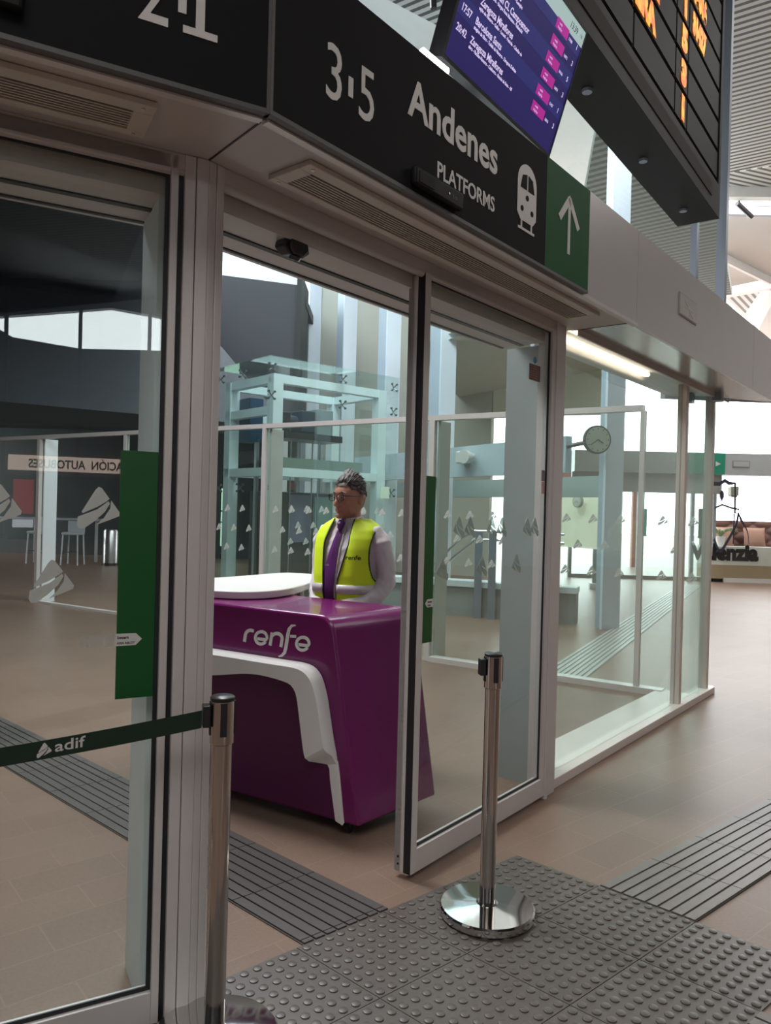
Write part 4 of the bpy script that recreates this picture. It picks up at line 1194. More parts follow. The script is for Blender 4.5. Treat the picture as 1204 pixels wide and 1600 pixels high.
def resample(p, n):
    P = [Vector(a) for a in p]
    d = [0]
    for i in range(1, len(P)): d.append(d[-1] + (P[i] - P[i - 1]).length)
    out = []
    for k_ in range(n + 1):
        t_ = d[-1] * k_ / n
        i = 0
        while i < len(P) - 2 and d[i + 1] < t_: i += 1
        f = (t_ - d[i]) / max(d[i + 1] - d[i], 1e-9)
        out.append(P[i].lerp(P[i + 1], f))
    return out
so = resample([tuple(a) for a in smooth_pts(outer, 4)], nf * 2); si = resample([tuple(a) for a in smooth_pts(inner[::-1], 4)], nf * 2)
mb = MB(FC)
fo = [];
for i in range(nf * 2 + 1):
    o_, i_ = so[i], si[i]
    dep = -0.085 if i_.y > 0.345 else max(-0.085, -0.010 - 0.075 * max(0, min(1, (i_.y - 0.322) / 0.023)))
    fo.append([mb.bm.verts.new(FC.M @ Vector(p)) for p in ((o_.x, -0.003, o_.y), (o_.x, dep + 0.012, o_.y), (o_.x - 0.003, dep, o_.y - 0.012), (i_.x, dep, i_.y), (i_.x, -0.003, i_.y))])
for i in range(nf * 2):
    for q in range(4):
        mb.bm.faces.new((fo[i][q], fo[i][q + 1], fo[i + 1][q + 1], fo[i + 1][q]))
mb.bm.faces.new(fo[0]); mb.bm.faces.new(fo[-1][::-1])
part('white_trim', mb, M_SOLID, CT, 'white wavy shelf trim', smooth=35)
slab = [(-1.58, 0.02), (-1.35, 0.03), (-1.03, 0.11), (-0.88, 0.17), (-0.80, 0.28), (-0.79, 0.45), (-0.86, 0.70), (-1.0, 1.02), (-1.1, 1.2), (-1.22, 1.28), (-1.35, 1.28), (-1.44, 1.2), (-1.46, 0.9), (-1.5, 0.6), (-1.58, 0.4)]
mb = MB(FC).ext([tuple(a) for a in smooth_pts(slab, 4)], 'z', 1.004, 1.046)
part('white_worktop', mb, M_SOLID, CT, 'white rounded worktop', bevel=0.006, smooth=40)
part('worktop_leg', MB(FC).tube([(-1.2, 1.1, 0.0), (-1.2, 1.1, 1.004)], 0.035, 16), M_BRUSH, CT, smooth=40)
# lettering "renfe"
def arc(cx, cz, rx, rz, a0, a1, n=12):
    return [(cx + rx * math.cos(R(a0 + (a1 - a0) * k_ / n)), cz + rz * math.sin(R(a0 + (a1 - a0) * k_ / n))) for k_ in range(n + 1)]
mb = MB(FC)
Y0, Y1 = -0.0045, -0.0005
sh = 0.16
def S(pts, z0=0.825): return [(x + (z - z0) * sh, z) for x, z in pts]
def st(pts, wd): mb.ribbon(S(pts), wd, Y0, Y1)
bz, hz = 0.826, 0.062
x = -0.692
st([(x, bz), (x, bz + hz * .55)] + arc(x + 0.030, bz + hz * .55, 0.030, hz * .42, 180, 80) + [(x + 0.048, bz + hz * .95)], [0.017] * 2 + [0.016] * 13 + [0.015])
def e_(x):
    st(arc(x + 0.036, bz + hz * .5, 0.036, hz * .5, -30, -180) + arc(x + 0.036, bz + hz * .52, 0.036, hz * .46, 180, 0)[1:] + [(x + 0.070, bz + hz * .40), (x + 0.014, bz + hz * .38)], 0.0145)
e_(-0.628)
x = -0.530
st([(x, bz), (x, bz + hz)], 0.016)
st(arc(x + 0.033, bz + hz * .60, 0.033, hz * .40, 150, 0) + [(x + 0.066, bz)], 0.016)
x = -0.434
st([(x - 0.034, bz - 0.047), (x - 0.016, bz - 0.040), (x - 0.003, bz - 0.024), (x, bz), (x, bz + hz), (x + 0.002, bz + 0.090), (x + 0.014, bz + 0.108), (x + 0.036, bz + 0.112)], [0.006, 0.012, 0.016, 0.018, 0.018, 0.016, 0.012, 0.006])
e_(-0.376)
st([(-0.418, bz + hz * .93), (-0.385, bz + hz * .97)], 0.013)
part('brand_lettering', mb, M_SOLID, CT, 'white lettering renfe')
for x, y in ((-0.10, 0.07), (-0.02, 0.40), (-1.1, 0.07), (-1.1, 0.45)):
    cs = part('caster', MB(FC).box(x - 0.02, x + 0.02, y - 0.02, y + 0.02, 0.035, 0.07), M_BLK, CT)
    part('wheel', MB(FC).tube([(x - 0.012, y, 0.027), (x + 0.012, y, 0.027)], 0.027, 20), M_BLK, cs, smooth=40)

# ------------------------------------------------------------------ blue departures screen
th = R(36); ti = R(17.9)
wv = Vector((math.sin(th), math.cos(th), 0)); nh = Vector((math.cos(th), -math.sin(th), 0))
uv = nh * math.sin(ti) + Vector((0, 0, 1)) * math.cos(ti)
nv = wv.cross(uv).normalized()
if nv.dot(nh) < 0: nv = -nv
BR = Vector((0.694, 3.417, 3.12))
FSN = Fr(0, 0, 0)
SW, SH = 0.90, 0.515
BL = BR - wv * SW
FSN.M = Matrix(((wv.x, -nv.x, uv.x, BL.x), (wv.y, -nv.y, uv.y, BL.y), (wv.z, -nv.z, uv.z, BL.z), (0, 0, 0, 1)))
SN = thing('departures_screen', 'tilted blue departures screen mounted above the Andenes sign', 'screen', FSN, (SW / 2, 0.03, 0))
part('bezel', MB(FSN).box(-0.014, 0, -0.004, 0.05, -0.014, SH + 0.012).box(SW, SW + 0.008, -0.004, 0.05, -0.014, SH + 0.012).box(0, SW, -0.004, 0.05, -0.014, 0).box(0, SW, -0.004, 0.05, SH, SH + 0.012).box(0, SW, 0.01, 0.07, 0, SH), M_BLK, SN)
def emi(name, c, s): return mat(name, tuple(v * 0.1 for v in c), 0.4, emit=c, es=s * 0.55, var=0.0, spec=0.2)
E_BLUE = emi('screen_blue', (0.028, 0.020, 0.15), 0.62)
E_BLUE2 = emi('screen_blue_light', (0.032, 0.034, 0.20), 0.66)
E_HEAD = emi('screen_header', (0.33, 0.44, 0.42), 1.1)
E_MAG = emi('screen_magenta', (0.40, 0.02, 0.26), 1.0)
E_TXT = emi('screen_text', (0.62, 0.52, 0.78), 1.1)
part('display_area', MB(FSN).box(0, SW, -0.001, 0.005, 0, SH), E_BLUE, SN, 'lit dark blue display')
rp = 0.066
rows = [('20:42', 'Zaragoza Miraflores', 'abro - Fàculas-Navarra - Calahorra - Rincón de Soto - Alf', '3', '16016'),
        ('17:57', 'Barcelona Sants', 'ateglon de Ebro - Tudela de Navarra - Zaragoza Delicias', '1', '31427'),
        ('17:10', 'Zaragoza Miraflores', 'sejón de Navarra - Gallur - Luceni - Pedrola - Cabañas de', '3', '16074'),
        ('16:35', 'Chamartín CL Campoamor', 'iranda de Ebro - Burgos Rosa Manzano - Valladolid', '5', '04166'),
        ('15:50', 'Castejón Hombres', 'oroño - Rincón de Soto - Alfaro - Castejón', '3', '16072'),
        ('14:40', 'Bilbao Abando Prieto', 'Haro - Miranda de Ebro - Llodio', '1', '17008')]
mb_t = None; mb_m = MB(FSN); mb_b = MB(FSN)
for i, (h_, n_, s_, p_, c_) in enumerate(rows):
    z = 0.097 + i * rp
    if i % 2: mb_b.box(0, SW, -0.0014, -0.0010, z - 0.018, z + rp - 0.020)
    for txt, x, zz, sz, bd_ in ((h_, 0.022, z, 0.034, 0.0007), (n_, 0.122, z + 0.002, 0.034, 0.0008), (s_, 0.122, z - 0.016, 0.0165, 0.0005), (c_, 0.775, z, 0.016, 0.0003), (p_, 0.855, z, 0.028, 0.0006)):
        m_ = text_mb(FSN, txt, x, zz, sz, -0.0022, 0.0004, bd_, 0.92 if sz > 0.03 else 0.9)
        if mb_t is None: mb_t = m_
        else: mb_t = merge(mb_t, m_)
    mb_m.box(0.645, 0.765, -0.0022, -0.0015, z - 0.010, z + 0.030)
    mb_t = merge(mb_t, text_mb(FSN, 'renfe', 0.67, z + 0.012, 0.013, -0.0028, 0.0004), text_mb(FSN, 'Reg.Exp.', 0.665, z - 0.004, 0.012, -0.0028, 0.0004))
part('row_bands', mb_b, E_BLUE2, SN)
part('train_tags', mb_m, E_MAG, SN, 'magenta train tags')
part('screen_text', mb_t, E_TXT, SN)
part('header_band', MB(FSN).box(0, SW, -0.0018, -0.001, 0.452, SH), E_HEAD, SN, 'pale header band')
part('clock_text', merge(text_mb(FSN, '13:39', 0.755, 0.473, 0.035, -0.0022, 0.0004, 0.0), text_mb(FSN, ':16', 0.858, 0.480, 0.02, -0.0022, 0.0004, 0.0)), M_BLK, SN)
part('mount_pole', MB(W).tube([tuple(BL + uv * 0.25 - nv * 0.0 + wv * -0.03), (BL.x - 0.06, BL.y + 0.02, 5.2)], 0.03, 12), M_BLK, SN, smooth=40)
mb = MB(W)
for k_ in range(2):
    mb.tube(smooth_pts([(BL.x - 0.05 - 0.015 * k_, BL.y, 5.2), (BL.x - 0.09 + 0.02 * k_, BL.y - 0.02, 4.4), (BL.x - 0.07, BL.y, 3.8), (BL.x - 0.04, BL.y + 0.03, 3.3)]), 0.012, 8)
part('cables', mb, M_BLACK, SN, smooth=True)
part('rear_arm', MB(W).tube([tuple(BL + wv * 0.45 + uv * 0.25 - nv * 0.06), tuple(BL + wv * 0.45 + uv * 0.25 - nv * 0.3), (BL.x + 0.1, BL.y + 0.6, 3.0)], 0.025, 10), M_BLK, SN)
t = thing('strip_light', 'short bright white lamp under the left lower corner of the departures screen', 'light', F2, (0.66, -0.3, 3.0))
part('light_housing', MB(F2).box(0.66, 1.02, -0.30, -0.25, 2.99, 3.02), M_BLK, t)
part('light_tube', MB(F2).tube([(0.65, -0.30, 3.035), (0.79, -0.30, 3.035)], 0.016, 12), mat('white_lamp', (1, 1, 1), 0.4, emit=(0.92, 0.92, 1.0), es=12), t, smooth=True)

# ------------------------------------------------------------------ LED departures board
FL = Fr(2.351, 5.596, 54.0)   # x toward the far right end (0 = right lower corner), y = away from camera
LB = thing('led_departure_board', 'large black split-row board with glowing orange text hanging at the upper right', 'display board', FL, (-1.8, 0.14, 3.75))
part('case', MB(FL).box(-4.75, 0.14, 0.024, 0.28, 3.75, 6.35).box(-4.75, 0.14, -0.024, 0.024, 3.75, 3.987).box(0.083, 0.14, -0.024, 0.024, 3.987, 6.35), mat('board_black', (0.014, 0.015, 0.014), 0.6, spec=0.15), LB)
part('lower_grey_strip', MB(FL).box(-4.6, -0.12, -0.03, -0.024, 3.833, 3.928), mat('board_grey_strip', (0.05, 0.047, 0.04), 0.7, spec=0.1), LB)  # plain matt grey strip along the lower case
M_ROW = mat('board_row_glass', (0.045, 0.05, 0.045), 0.6, spec=0.1)
cols = (-4.75, -1.86, -1.065, -0.78, 0.083)
mb = MB(FL)
for i in range(10):
    z = 4.034 + i * 0.219
    for a, b in zip(cols[:-1], cols[1:]):
        mb.box(a + 0.014, b - 0.014, -0.014, 0.024, z, z + 0.184)
part('display_rows', mb, M_ROW, LB)
def mled():
    m = bpy.data.materials.new('orange_led_text'); m.use_nodes = True
    nt = m.node_tree; b = nt.nodes['Principled BSDF']
    b.inputs['Base Color'].default_value = (0.3, 0.08, 0.01, 1)
    n = nt.nodes.new('ShaderNodeTexNoise'); n.inputs['Scale'].default_value = 14; n.inputs['Detail'].default_value = 3
    tc = nt.nodes.new('ShaderNodeTexCoord'); nt.links.new(tc.outputs['Object'], n.inputs['Vector'])
    rmp = nt.nodes.new('ShaderNodeValToRGB')
    rmp.color_ramp.elements[0].position = 0.35; rmp.color_ramp.elements[0].color = (0.55, 0.07, 0.0, 1)
    rmp.color_ramp.elements[1].position = 0.6; rmp.color_ramp.elements[1].color = (1.0, 0.36, 0.01, 1)
    nt.links.new(n.outputs['Fac'], rmp.inputs[0]); nt.links.new(rmp.outputs[0], b.inputs['Emission Color'])
    b.inputs['Emission Strength'].default_value = 0.8
    return m
M_LED = mled()
for i, (dest, z_, tr_) in enumerate((('', '1', ''), ('ZARAGOZA MIRA', '3', ''), ('BARCELONA SANT', '5', ''), ('ZARAGOZA MIRAF', '1', '31427'), ('CHAMARTIN', '2', '16016'), ('HENDAYA', '3', '04166'))):
    z = 4.034 + 0.219 * i + 0.024
    for txt, x, sz, sx_ in ((dest, -3.08, 0.195, 1.0), (z_, -0.95, 0.195, 1.2), (tr_, -0.71, 0.178, 0.75)):
        if txt: part('orange_text', text_mb(FL, txt, x, z, sz, -0.019, 0.002, 0.016, sx_), M_LED, LB, 'glowing orange text')
for x in (-3.08, -2.07, -1.12, -0.18):
    part('downlight', MB(FL).tube([(x, 0.154, 3.748), (x, 0.154, 3.733)], [0.03, 0.026], 14), M_BLUG, LB)
for x in (-4.0, -0.24):
    part('hanger_rod', MB(FL).tube([(x, 0.154, 6.35), (x, 0.154, 9.5)], 0.03, 10), M_BLUG, LB)

# ------------------------------------------------------------------ PERSON
PF = Fr(-0.20, 4.34, -33)
ME = thing('person', 'grey-haired person in glasses, yellow hi-vis vest and purple tie, standing behind the counter', 'person', PF, (0, 0, 0))
M_SKIN = mat('tanned_skin', (0.40, 0.19, 0.125), 0.5, 0, 0.10, 14)
M_SHIRT = mat('pale_lilac_shirt', (0.60, 0.55, 0.58), 0.75, 0, 0.04, 12)
M_VEST = mat('hi_vis_yellow', (0.62, 0.80, 0.01), 0.6, 0, 0.04, 10)
M_TIE = mat('purple_tie', (0.10, 0.015, 0.13), 0.45)
M_PIPE = mat('vest_piping', (0.02, 0.02, 0.025), 0.6)


def remesh(o, vs, it=4, fac=0.6):
    m = o.modifiers.new('fuse', 'REMESH'); m.mode = 'VOXEL'; m.voxel_size = vs; m.use_smooth_shade = True
    m2 = o.modifiers.new('soften', 'SMOOTH'); m2.iterations = it; m2.factor = fac
    return o


def sup(a, b, t, n=2.5):
    c, s_ = math.cos(t), math.sin(t)
    return (a * math.copysign(abs(c) ** (2 / n), c), b * math.copysign(abs(s_) ** (2 / n), s_))


# torso profile: z, half width, front depth, back depth, centre y
TOR = [(0.90, 0.172, 0.125, 0.120, 0.0), (0.97, 0.172, 0.145, 0.115, -0.005), (1.04, 0.170, 0.155, 0.108, -0.008), (1.12, 0.172, 0.150, 0.105, -0.008), (1.20, 0.180, 0.138, 0.110, -0.004),
       (1.27, 0.187, 0.125, 0.116, 0.0), (1.33, 0.190, 0.108, 0.115, 0.006), (1.375, 0.178, 0.090, 0.102, 0.012), (1.405, 0.145, 0.078, 0.086, 0.016), (1.43, 0.098, 0.068, 0.072, 0.018), (1.455, 0.068, 0.062, 0.062, 0.016)]


def tor(z):
    z = max(TOR[0][0], min(TOR[-1][0], z))
    for i in range(len(TOR) - 1):
        if z <= TOR[i + 1][0]:
            f = (z - TOR[i][0]) / (TOR[i + 1][0] - TOR[i][0])
            return [TOR[i][k] * (1 - f) + TOR[i + 1][k] * f for k in range(1, 5)]
    return TOR[-1][1:]


def tpt(t, z, off=0.0):
    a, bf, bb, yc = tor(z)
    x, y = sup(a + off, (bf if math.sin(t) < 0 else bb) + off, t)
    return Vector((x, y + yc, z))


def loft(mb, zs, off, n=40):
    rings = [[mb.bm.verts.new(mb.fr.M @ tpt(2 * math.pi * k / n, z, off)) for k in range(n)] for z in zs]
    for i in range(len(rings) - 1):
        for k in range(n):
            mb.bm.faces.new((rings[i][k], rings[i][(k + 1) % n], rings[i + 1][(k + 1) % n], rings[i + 1][k]))
    mb.bm.faces.new(rings[0][::-1]); mb.bm.faces.new(rings[-1])


# --- arms
ARM = {1: [(0.165, 0.01, 1.355), (0.205, 0.015, 1.30), (0.228, 0.03, 1.18), (0.232, 0.035, 1.09), (0.205, -0.02, 1.01), (0.135, -0.13, 0.965), (0.075, -0.185, 0.955)],
       -1: [(-0.165, 0.01, 1.355), (-0.200, 0.01, 1.30), (-0.218, 0.02, 1.18), (-0.220, 0.02, 1.09), (-0.190, -0.04, 1.01), (-0.12, -0.14, 0.960), (-0.060, -0.19, 0.948)]}
body = MB(PF)
zs = [0.90 + 0.555 * i / 30 for i in range(31)]
loft(body, zs, -0.012)
body.tube([(0, 0.018, 1.40), (0, 0.006, 1.46), (0, -0.004, 1.53)], [0.062, 0.057, 0.056], 20)
HC = Vector((0, -0.016, 1.556)); HR = Matrix.Rotation(R(-9), 4, 'Z') @ Matrix.Rotation(R(2), 4, 'X')


def H(p): return HC + (HR @ Vector(p))


def head_pt(d):
    """skull and jaw surface for unit direction d (front = -y)"""
    x, y, z = d
    a, b, c = 0.079, 0.099, 0.119
    if y > 0: b = 0.104
    if z < 0:
        c = 0.122
        f = -z
        a *= 1 - 0.20 * f ** 1.5
        if y < 0: b *= 1 - 0.05 * f
        else: b *= 1 - 0.36 * f
    r = Vector((x * a, y * b, z * c))
    if z < -0.2 and y < 0:                    # square the jaw forward
        k_ = min(1, (-z - 0.2) / 0.6)
        r.y -= 0.020 * k_ * (1 - abs(x))
        r.x *= 1 + 0.10 * k_
    if y < 0 and abs(z + 0.12) < 0.35 and abs(x) < 0.6:
        r.y += 0.004
    return r


hb = bmesh.new(); bmesh.ops.create_icosphere(hb, subdivisions=5, radius=1)
for v in hb.verts: v.co = PF.M @ H(head_pt(v.co.normalized()))
body._add(hb)


def hell(c, r, rot=None):
    body.ell(H(c), r, M=(HR @ rot) if rot else HR, seg=18)


body.tube([H((0, -0.088, 0.012)), H((0, -0.098, -0.006)), H((0, -0.109, -0.026)), H((0, -0.112, -0.036)), H((0, -0.098, -0.045))], [0.008, 0.0095, 0.012, 0.0125, 0.008], 14)
for sx in (-1, 1):
    hell((0.011 * sx, -0.099, -0.037), (0.008, 0.011, 0.0075))
    hell((0.030 * sx, -0.082, 0.026), (0.022, 0.010, 0.007))
    hell((0.040 * sx, -0.066, -0.022), (0.020, 0.016, 0.018))
    hell((0.052 * sx, -0.028, -0.068), (0.014, 0.032, 0.022))
    hell((0.084 * sx, 0.012, -0.012), (0.008, 0.019, 0.032), Matrix.Rotation(R(14 * sx), 4, 'Z') @ Matrix.Rotation(R(-12), 4, 'X'))
    hell((0.091 * sx, 0.021, 0.004), (0.006, 0.014, 0.021), Matrix.Rotation(R(18 * sx), 4, 'Z'))
hell((0, -0.094, -0.062), (0.024, 0.009, 0.0050)); hell((0, -0.093, -0.073), (0.020, 0.009, 0.0060))
hell((0, -0.084, -0.100), (0.024, 0.018, 0.017))
# forearms, palms, fingers
for sd in (1, -1):
    A = [Vector(p) for p in ARM[sd]]
    body.tube(A, [0.045, 0.048, 0.042, 0.040, 0.038, 0.030, 0.026], 16)
    wr = A[-1]
    d = Vector((-0.55 * sd, -0.35, -0.62)).normalized()
    side = Vector((0.15 * sd, -0.9, 0.35)).normalized(); side = (side - d * side.dot(d)).normalized()
    nrm = d.cross(side)
    palm = wr + d * 0.055
    body.tube([wr, wr + d * 0.03, wr + d * 0.075, wr + d * 0.092], [0.024, 0.030, 0.034, 0.026], 14, sx=0.55)
    for fi, (o_, ln) in enumerate(((-0.030, 0.066), (-0.010, 0.076), (0.010, 0.072), (0.030, 0.056))):
        p0 = wr + d * 0.078 + side * o_
        bend = nrm * (1 if sd > 0 else -1)
        body.tube([p0 - d * 0.02, p0, p0 + d * ln * 0.45 + bend * 0.006, p0 + d * ln * 0.75 + bend * 0.022, p0 + d * ln * 0.82 + bend * 0.040], [0.0095, 0.0092, 0.0088, 0.0080, 0.0068], 10)
    p0 = wr + d * 0.03 - side * 0.026
    body.tube([p0, p0 - side * 0.018 + d * 0.018, p0 - side * 0.024 + d * 0.048, p0 - side * 0.016 + d * 0.070], [0.012, 0.0115, 0.010, 0.0078], 10)
# legs inside the trousers
for sd in (1, -1):
    body.tube([(0.088 * sd, 0.0, 0.93), (0.095 * sd, 0.0, 0.75), (0.10 * sd, -0.005, 0.48), (0.10 * sd, 0.01, 0.30), (0.10 * sd, 0.02, 0.07)], [0.085, 0.075, 0.052, 0.050, 0.036], 18)
    body.tube([(0.10 * sd, 0.03, 0.05), (0.105 * sd, -0.05, 0.04), (0.11 * sd, -0.13, 0.03)], [0.036, 0.034, 0.026], 12)
bo = part('body', body, M_SKIN, ME, smooth=True)
remesh(bo, 0.0048, 5, 0.5)

# trousers and shoes
mb = MB(PF)
loft(mb, [0.90, 0.93, 0.97, 1.0], 0.002)
for sd in (1, -1):
    mb.tube([(0.085 * sd, 0.0, 0.94), (0.095 * sd, 0.0, 0.75), (0.10 * sd, -0.005, 0.48), (0.10 * sd, 0.01, 0.28), (0.10 * sd, 0.02, 0.07)], [0.105, 0.090, 0.070, 0.066, 0.062], 20)
tr = part('trousers', mb, mat('dark_trousers', (0.02, 0.02, 0.028), 0.8), ME, smooth=True); remesh(tr, 0.009, 4)
for sd in (1, -1):
    mb = MB(PF).tube([(0.10 * sd, 0.075, 0.045), (0.10 * sd, 0.03, 0.050), (0.105 * sd, -0.06, 0.046), (0.11 * sd, -0.15, 0.034), (0.112 * sd, -0.185, 0.028)], [0.030, 0.045, 0.044, 0.034, 0.018], 16)
    sh_ = part('shoe', mb, mat('black_leather', (0.015, 0.015, 0.015), 0.35), ME, smooth=True)

# shirt: torso and sleeves fused
mb = MB(PF)
loft(mb, [0.97 + 0.47 * i / 28 for i in range(29)], 0.0)
for sd in (1, -1):
    A = [Vector(p) for p in ARM[sd]]
    A[-1] = A[-1] - (A[-1] - A[-2]).normalized() * 0.004
    mb.tube([(0.13 * sd, 0.01, 1.35)] + A, [0.048, 0.056, 0.060, 0.056, 0.056, 0.052, 0.043, 0.036], 22)
    wr, pr = A[-1], A[-2]
    mb.tube([wr - (wr - pr).normalized() * 0.06, wr + (wr - pr).normalized() * 0.002], [0.038, 0.038], 20)
so_ = part('shirt', mb, M_SHIRT, ME, smooth=True); remesh(so_, 0.006, 3, 0.5)
tex = bpy.data.textures.new('cloth_folds', 'CLOUDS'); tex.noise_scale = 0.055; tex.noise_depth = 1
dm = so_.modifiers.new('folds', 'DISPLACE'); dm.texture = tex; dm.strength = 0.012; dm.mid_level = 0.5
# collar
mb = MB(PF)
for sd in (1, -1):
    cr = []
    for i in range(9):
        t_ = -math.pi / 2 + sd * (0.22 + 2.9 * i / 8)
        cr.append((Vector((0.062 * math.cos(t_), 0.004 + 0.064 * math.sin(t_), 1.462 - 0.022 * (1 - i / 8))), Vector((0.080 * math.cos(t_), 0.010 + 0.080 * math.sin(t_), 1.425 - 0.012 * (1 - i / 8)))))
    # pointed front flap
    cr.insert(0, (cr[0][0] + Vector((0.0, -0.004, -0.006)), Vector((0.045 * sd, -0.094, 1.366))))
    for i in range(len(cr) - 1):
        (a, b), (c, d) = cr[i], cr[i + 1]
        for o1 in (0.0,):
            vs = [mb.bm.verts.new(PF.M @ p) for p in (a, b, d, c)]
            mb.bm.faces.new(vs)
co = part('collar', mb, M_SHIRT, so_, smooth=True)
sm = co.modifiers.new('thickness', 'SOLIDIFY'); sm.thickness = 0.005; sm.offset = 0
mb = MB(PF)
pts = [tpt(-math.pi / 2 + 0.08, z, 0.005) for z in [1.38 - 0.40 * i / 14 for i in range(15)]]
mb.tube(pts, 0.0035, 6)
part('placket', mb, M_SHIRT, so_, smooth=True)

# vest: shell around the torso, open at the front, armholes cut
AZ, ARZ, ARY, AY = 1.235, 0.140, 0.076, 0.0


def openw(z):
    if z > 1.42: return 0.070
    if z > 1.30: return 0.085 - 0.015 * (z - 1.30) / 0.12
    if z > 1.10: return 0.085 - 0.035 * ((1.30 - z) / 0.20) ** 1.0
    return 0.050 - 0.012 * (1.10 - z) / 0.2


def th0(z, off):
    a, bf, bb, yc = tor(z)
    w_ = min(openw(z) / (a + off), 0.98)
    return math.acos(w_ ** 1.25)          # inverse of the superellipse x


mb = MB(PF); OFFV = 0.017
NZ, NT = 64, 110
grid = {}
for i in range(NZ + 1):
    z = 0.975 + (1.437 - 0.975) * i / NZ
    t0 = th0(z, OFFV)
    ta, tb = -t0, -math.pi + t0 - 0.0     # right edge angle and left edge angle (going round the back)
    for j in range(NT + 1):
        t_ = ta + (2 * math.pi - (ta - tb)) * j / NT if False else ta + ((2 * math.pi + tb) - ta) * j / NT
        p = tpt(t_, z, OFFV)
        p += Vector((0, 0, 0)) + (p - Vector((0, p.y * 0.2, z))).normalized() * 0.004 * math.sin(9 * t_ + 14 * z)
        grid[i, j] = p


def inhole(p): return ((p.y - AY) / ARY) ** 2 + ((p.z - AZ) / ARZ) ** 2 < 1 and abs(p.x) > 0.09


vv = {}
for key, p in grid.items():
    vv[key] = mb.bm.verts.new(PF.M @ p)
keep_band = MB(PF)
for i in range(NZ):
    for j in range(NT):
        ks = [(i, j), (i, j + 1), (i + 1, j + 1), (i + 1, j)]
        if any(inhole(grid[k]) for k in ks): continue
        mb.bm.faces.new([vv[k] for k in ks])
for v in [v for v in mb.bm.verts if not v.link_faces]: mb.bm.verts.remove(v)
vo = part('hi_vis_vest', mb, M_VEST, ME, smooth=True)
sm = vo.modifiers.new('thickness', 'SOLIDIFY'); sm.thickness = 0.006; sm.offset = 0.2
# reflective band
mb = MB(PF)
for z0, z1 in ((1.025, 1.075),):
    r0 = []
    t0 = th0(1.05, 0.022)
    for j in range(91):
        t_ = -t0 + ((2 * math.pi - math.pi + t0) + t0) * j / 90
        r0.append([mb.bm.verts.new(PF.M @ tpt(t_, z, 0.0285)) for z in (z0, z1)])
    for j in range(90): mb.bm.faces.new((r0[j][0], r0[j + 1][0], r0[j + 1][1], r0[j][1]))
rb_ = part('reflective_band', mb, mat('reflective_silver_band', (0.58, 0.54, 0.55), 0.35, 0.1), vo, smooth=True)
sm = rb_.modifiers.new('thickness', 'SOLIDIFY'); sm.thickness = 0.003
# piping
mb = MB(PF)
for sg in (1, -1):
    pts = []
    for i in range(50):
        z = 0.975 + (1.437 - 0.975) * i / 49
        t0 = th0(z, OFFV + 0.004); t_ = -t0 if sg > 0 else -math.pi + t0
        pts.append(tpt(t_, z, OFFV + 0.004))
    mb.tube(pts, 0.0042, 6)
    pts = []
    for i in range(73):
        ph = 2 * math.pi * i / 72
        y, z = AY + (ARY + 0.004) * math.cos(ph), AZ + (ARZ + 0.004) * math.sin(ph)
        a, bf, bb, yc = tor(z)
        b_ = (bf if y < yc else bb) + OFFV + 0.004
        q = min(1, abs(y - yc) / b_)
        x = (a + OFFV + 0.004) * (1 - q ** 2.5) ** (1 / 2.5)
        pts.append((sg * x, y, z))
    mb.tube(pts, 0.0048, 6)
part('black_piping', mb, M_PIPE, vo, 'black edge piping', smooth=True)
# vest lettering on his left chest
def chest(mbt):
    inv = PF.M.inverted()
    for v in mbt.bm.verts:
        l = inv @ v.co
        z = l.z; xx = l.x
        a, bf, bb, yc = tor(z)
        q = min(0.999, abs(xx) / (a + 0.024))
        l.y = yc - (bf + 0.0245) * (1 - q ** 2.5) ** (1 / 2.5) - 0.002
        v.co = PF.M @ l
    return mbt
part('vest_lettering', chest(text_mb(PF, 'renfe', 0.085, 1.215, 0.034, 0, 0.0005, 0.0005, 1.1)), M_PIPE, vo)
part('press_stud', MB(PF).ell((0.178, -0.085, 0.995), (0.008, 0.008, 0.008)), M_PIPE, vo)
# tie
mb = MB(PF)
pts = []
for i in range(21):
    f = i / 20
    z = 1.385 - 0.40 * f
    x = -0.004 - 0.022 * f
    a, bf, bb, yc = tor(z)
    y = yc - (bf + 0.014) * (1 - (abs(x) / a) ** 2.5) ** 0.4 - 0.004
    pts.append((x, y, z, 0.014 + 0.028 * min(1, f * 1.5)))
prev = None
for x, y, z, wd_ in pts:
    vs = [mb.bm.verts.new(PF.M @ Vector(p)) for p in ((x - wd_, y + 0.006, z), (x, y - 0.003, z), (x + wd_, y + 0.006, z), (x, y + 0.009, z))]
    if prev:
        for q in range(4): mb.bm.faces.new((prev[q], prev[(q + 1) % 4], vs[(q + 1) % 4], vs[q]))
    else: mb.bm.faces.new(vs)
    prev = vs
mb.bm.faces.new(prev)
mb.tube([(0, -0.082, 1.418), (0, -0.094, 1.405), (-0.002, -0.094, 1.378)], [0.022, 0.021, 0.014], 10)
tie = part('tie', mb, M_TIE, ME, 'purple tie', smooth=30)
tm = text_mb(PF, 'renfe', -0.045, 1.175, 0.014, 0, 0.0005, 0.0003, 1.0)
inv = PF.M.inverted()
for v in tm.bm.verts:
    l = inv @ v.co; l.y = -0.176 + 0.004 + (l.y); l.y = -0.172; v.co = PF.M @ l
part('tie_mark', tm, M_LET, tie)
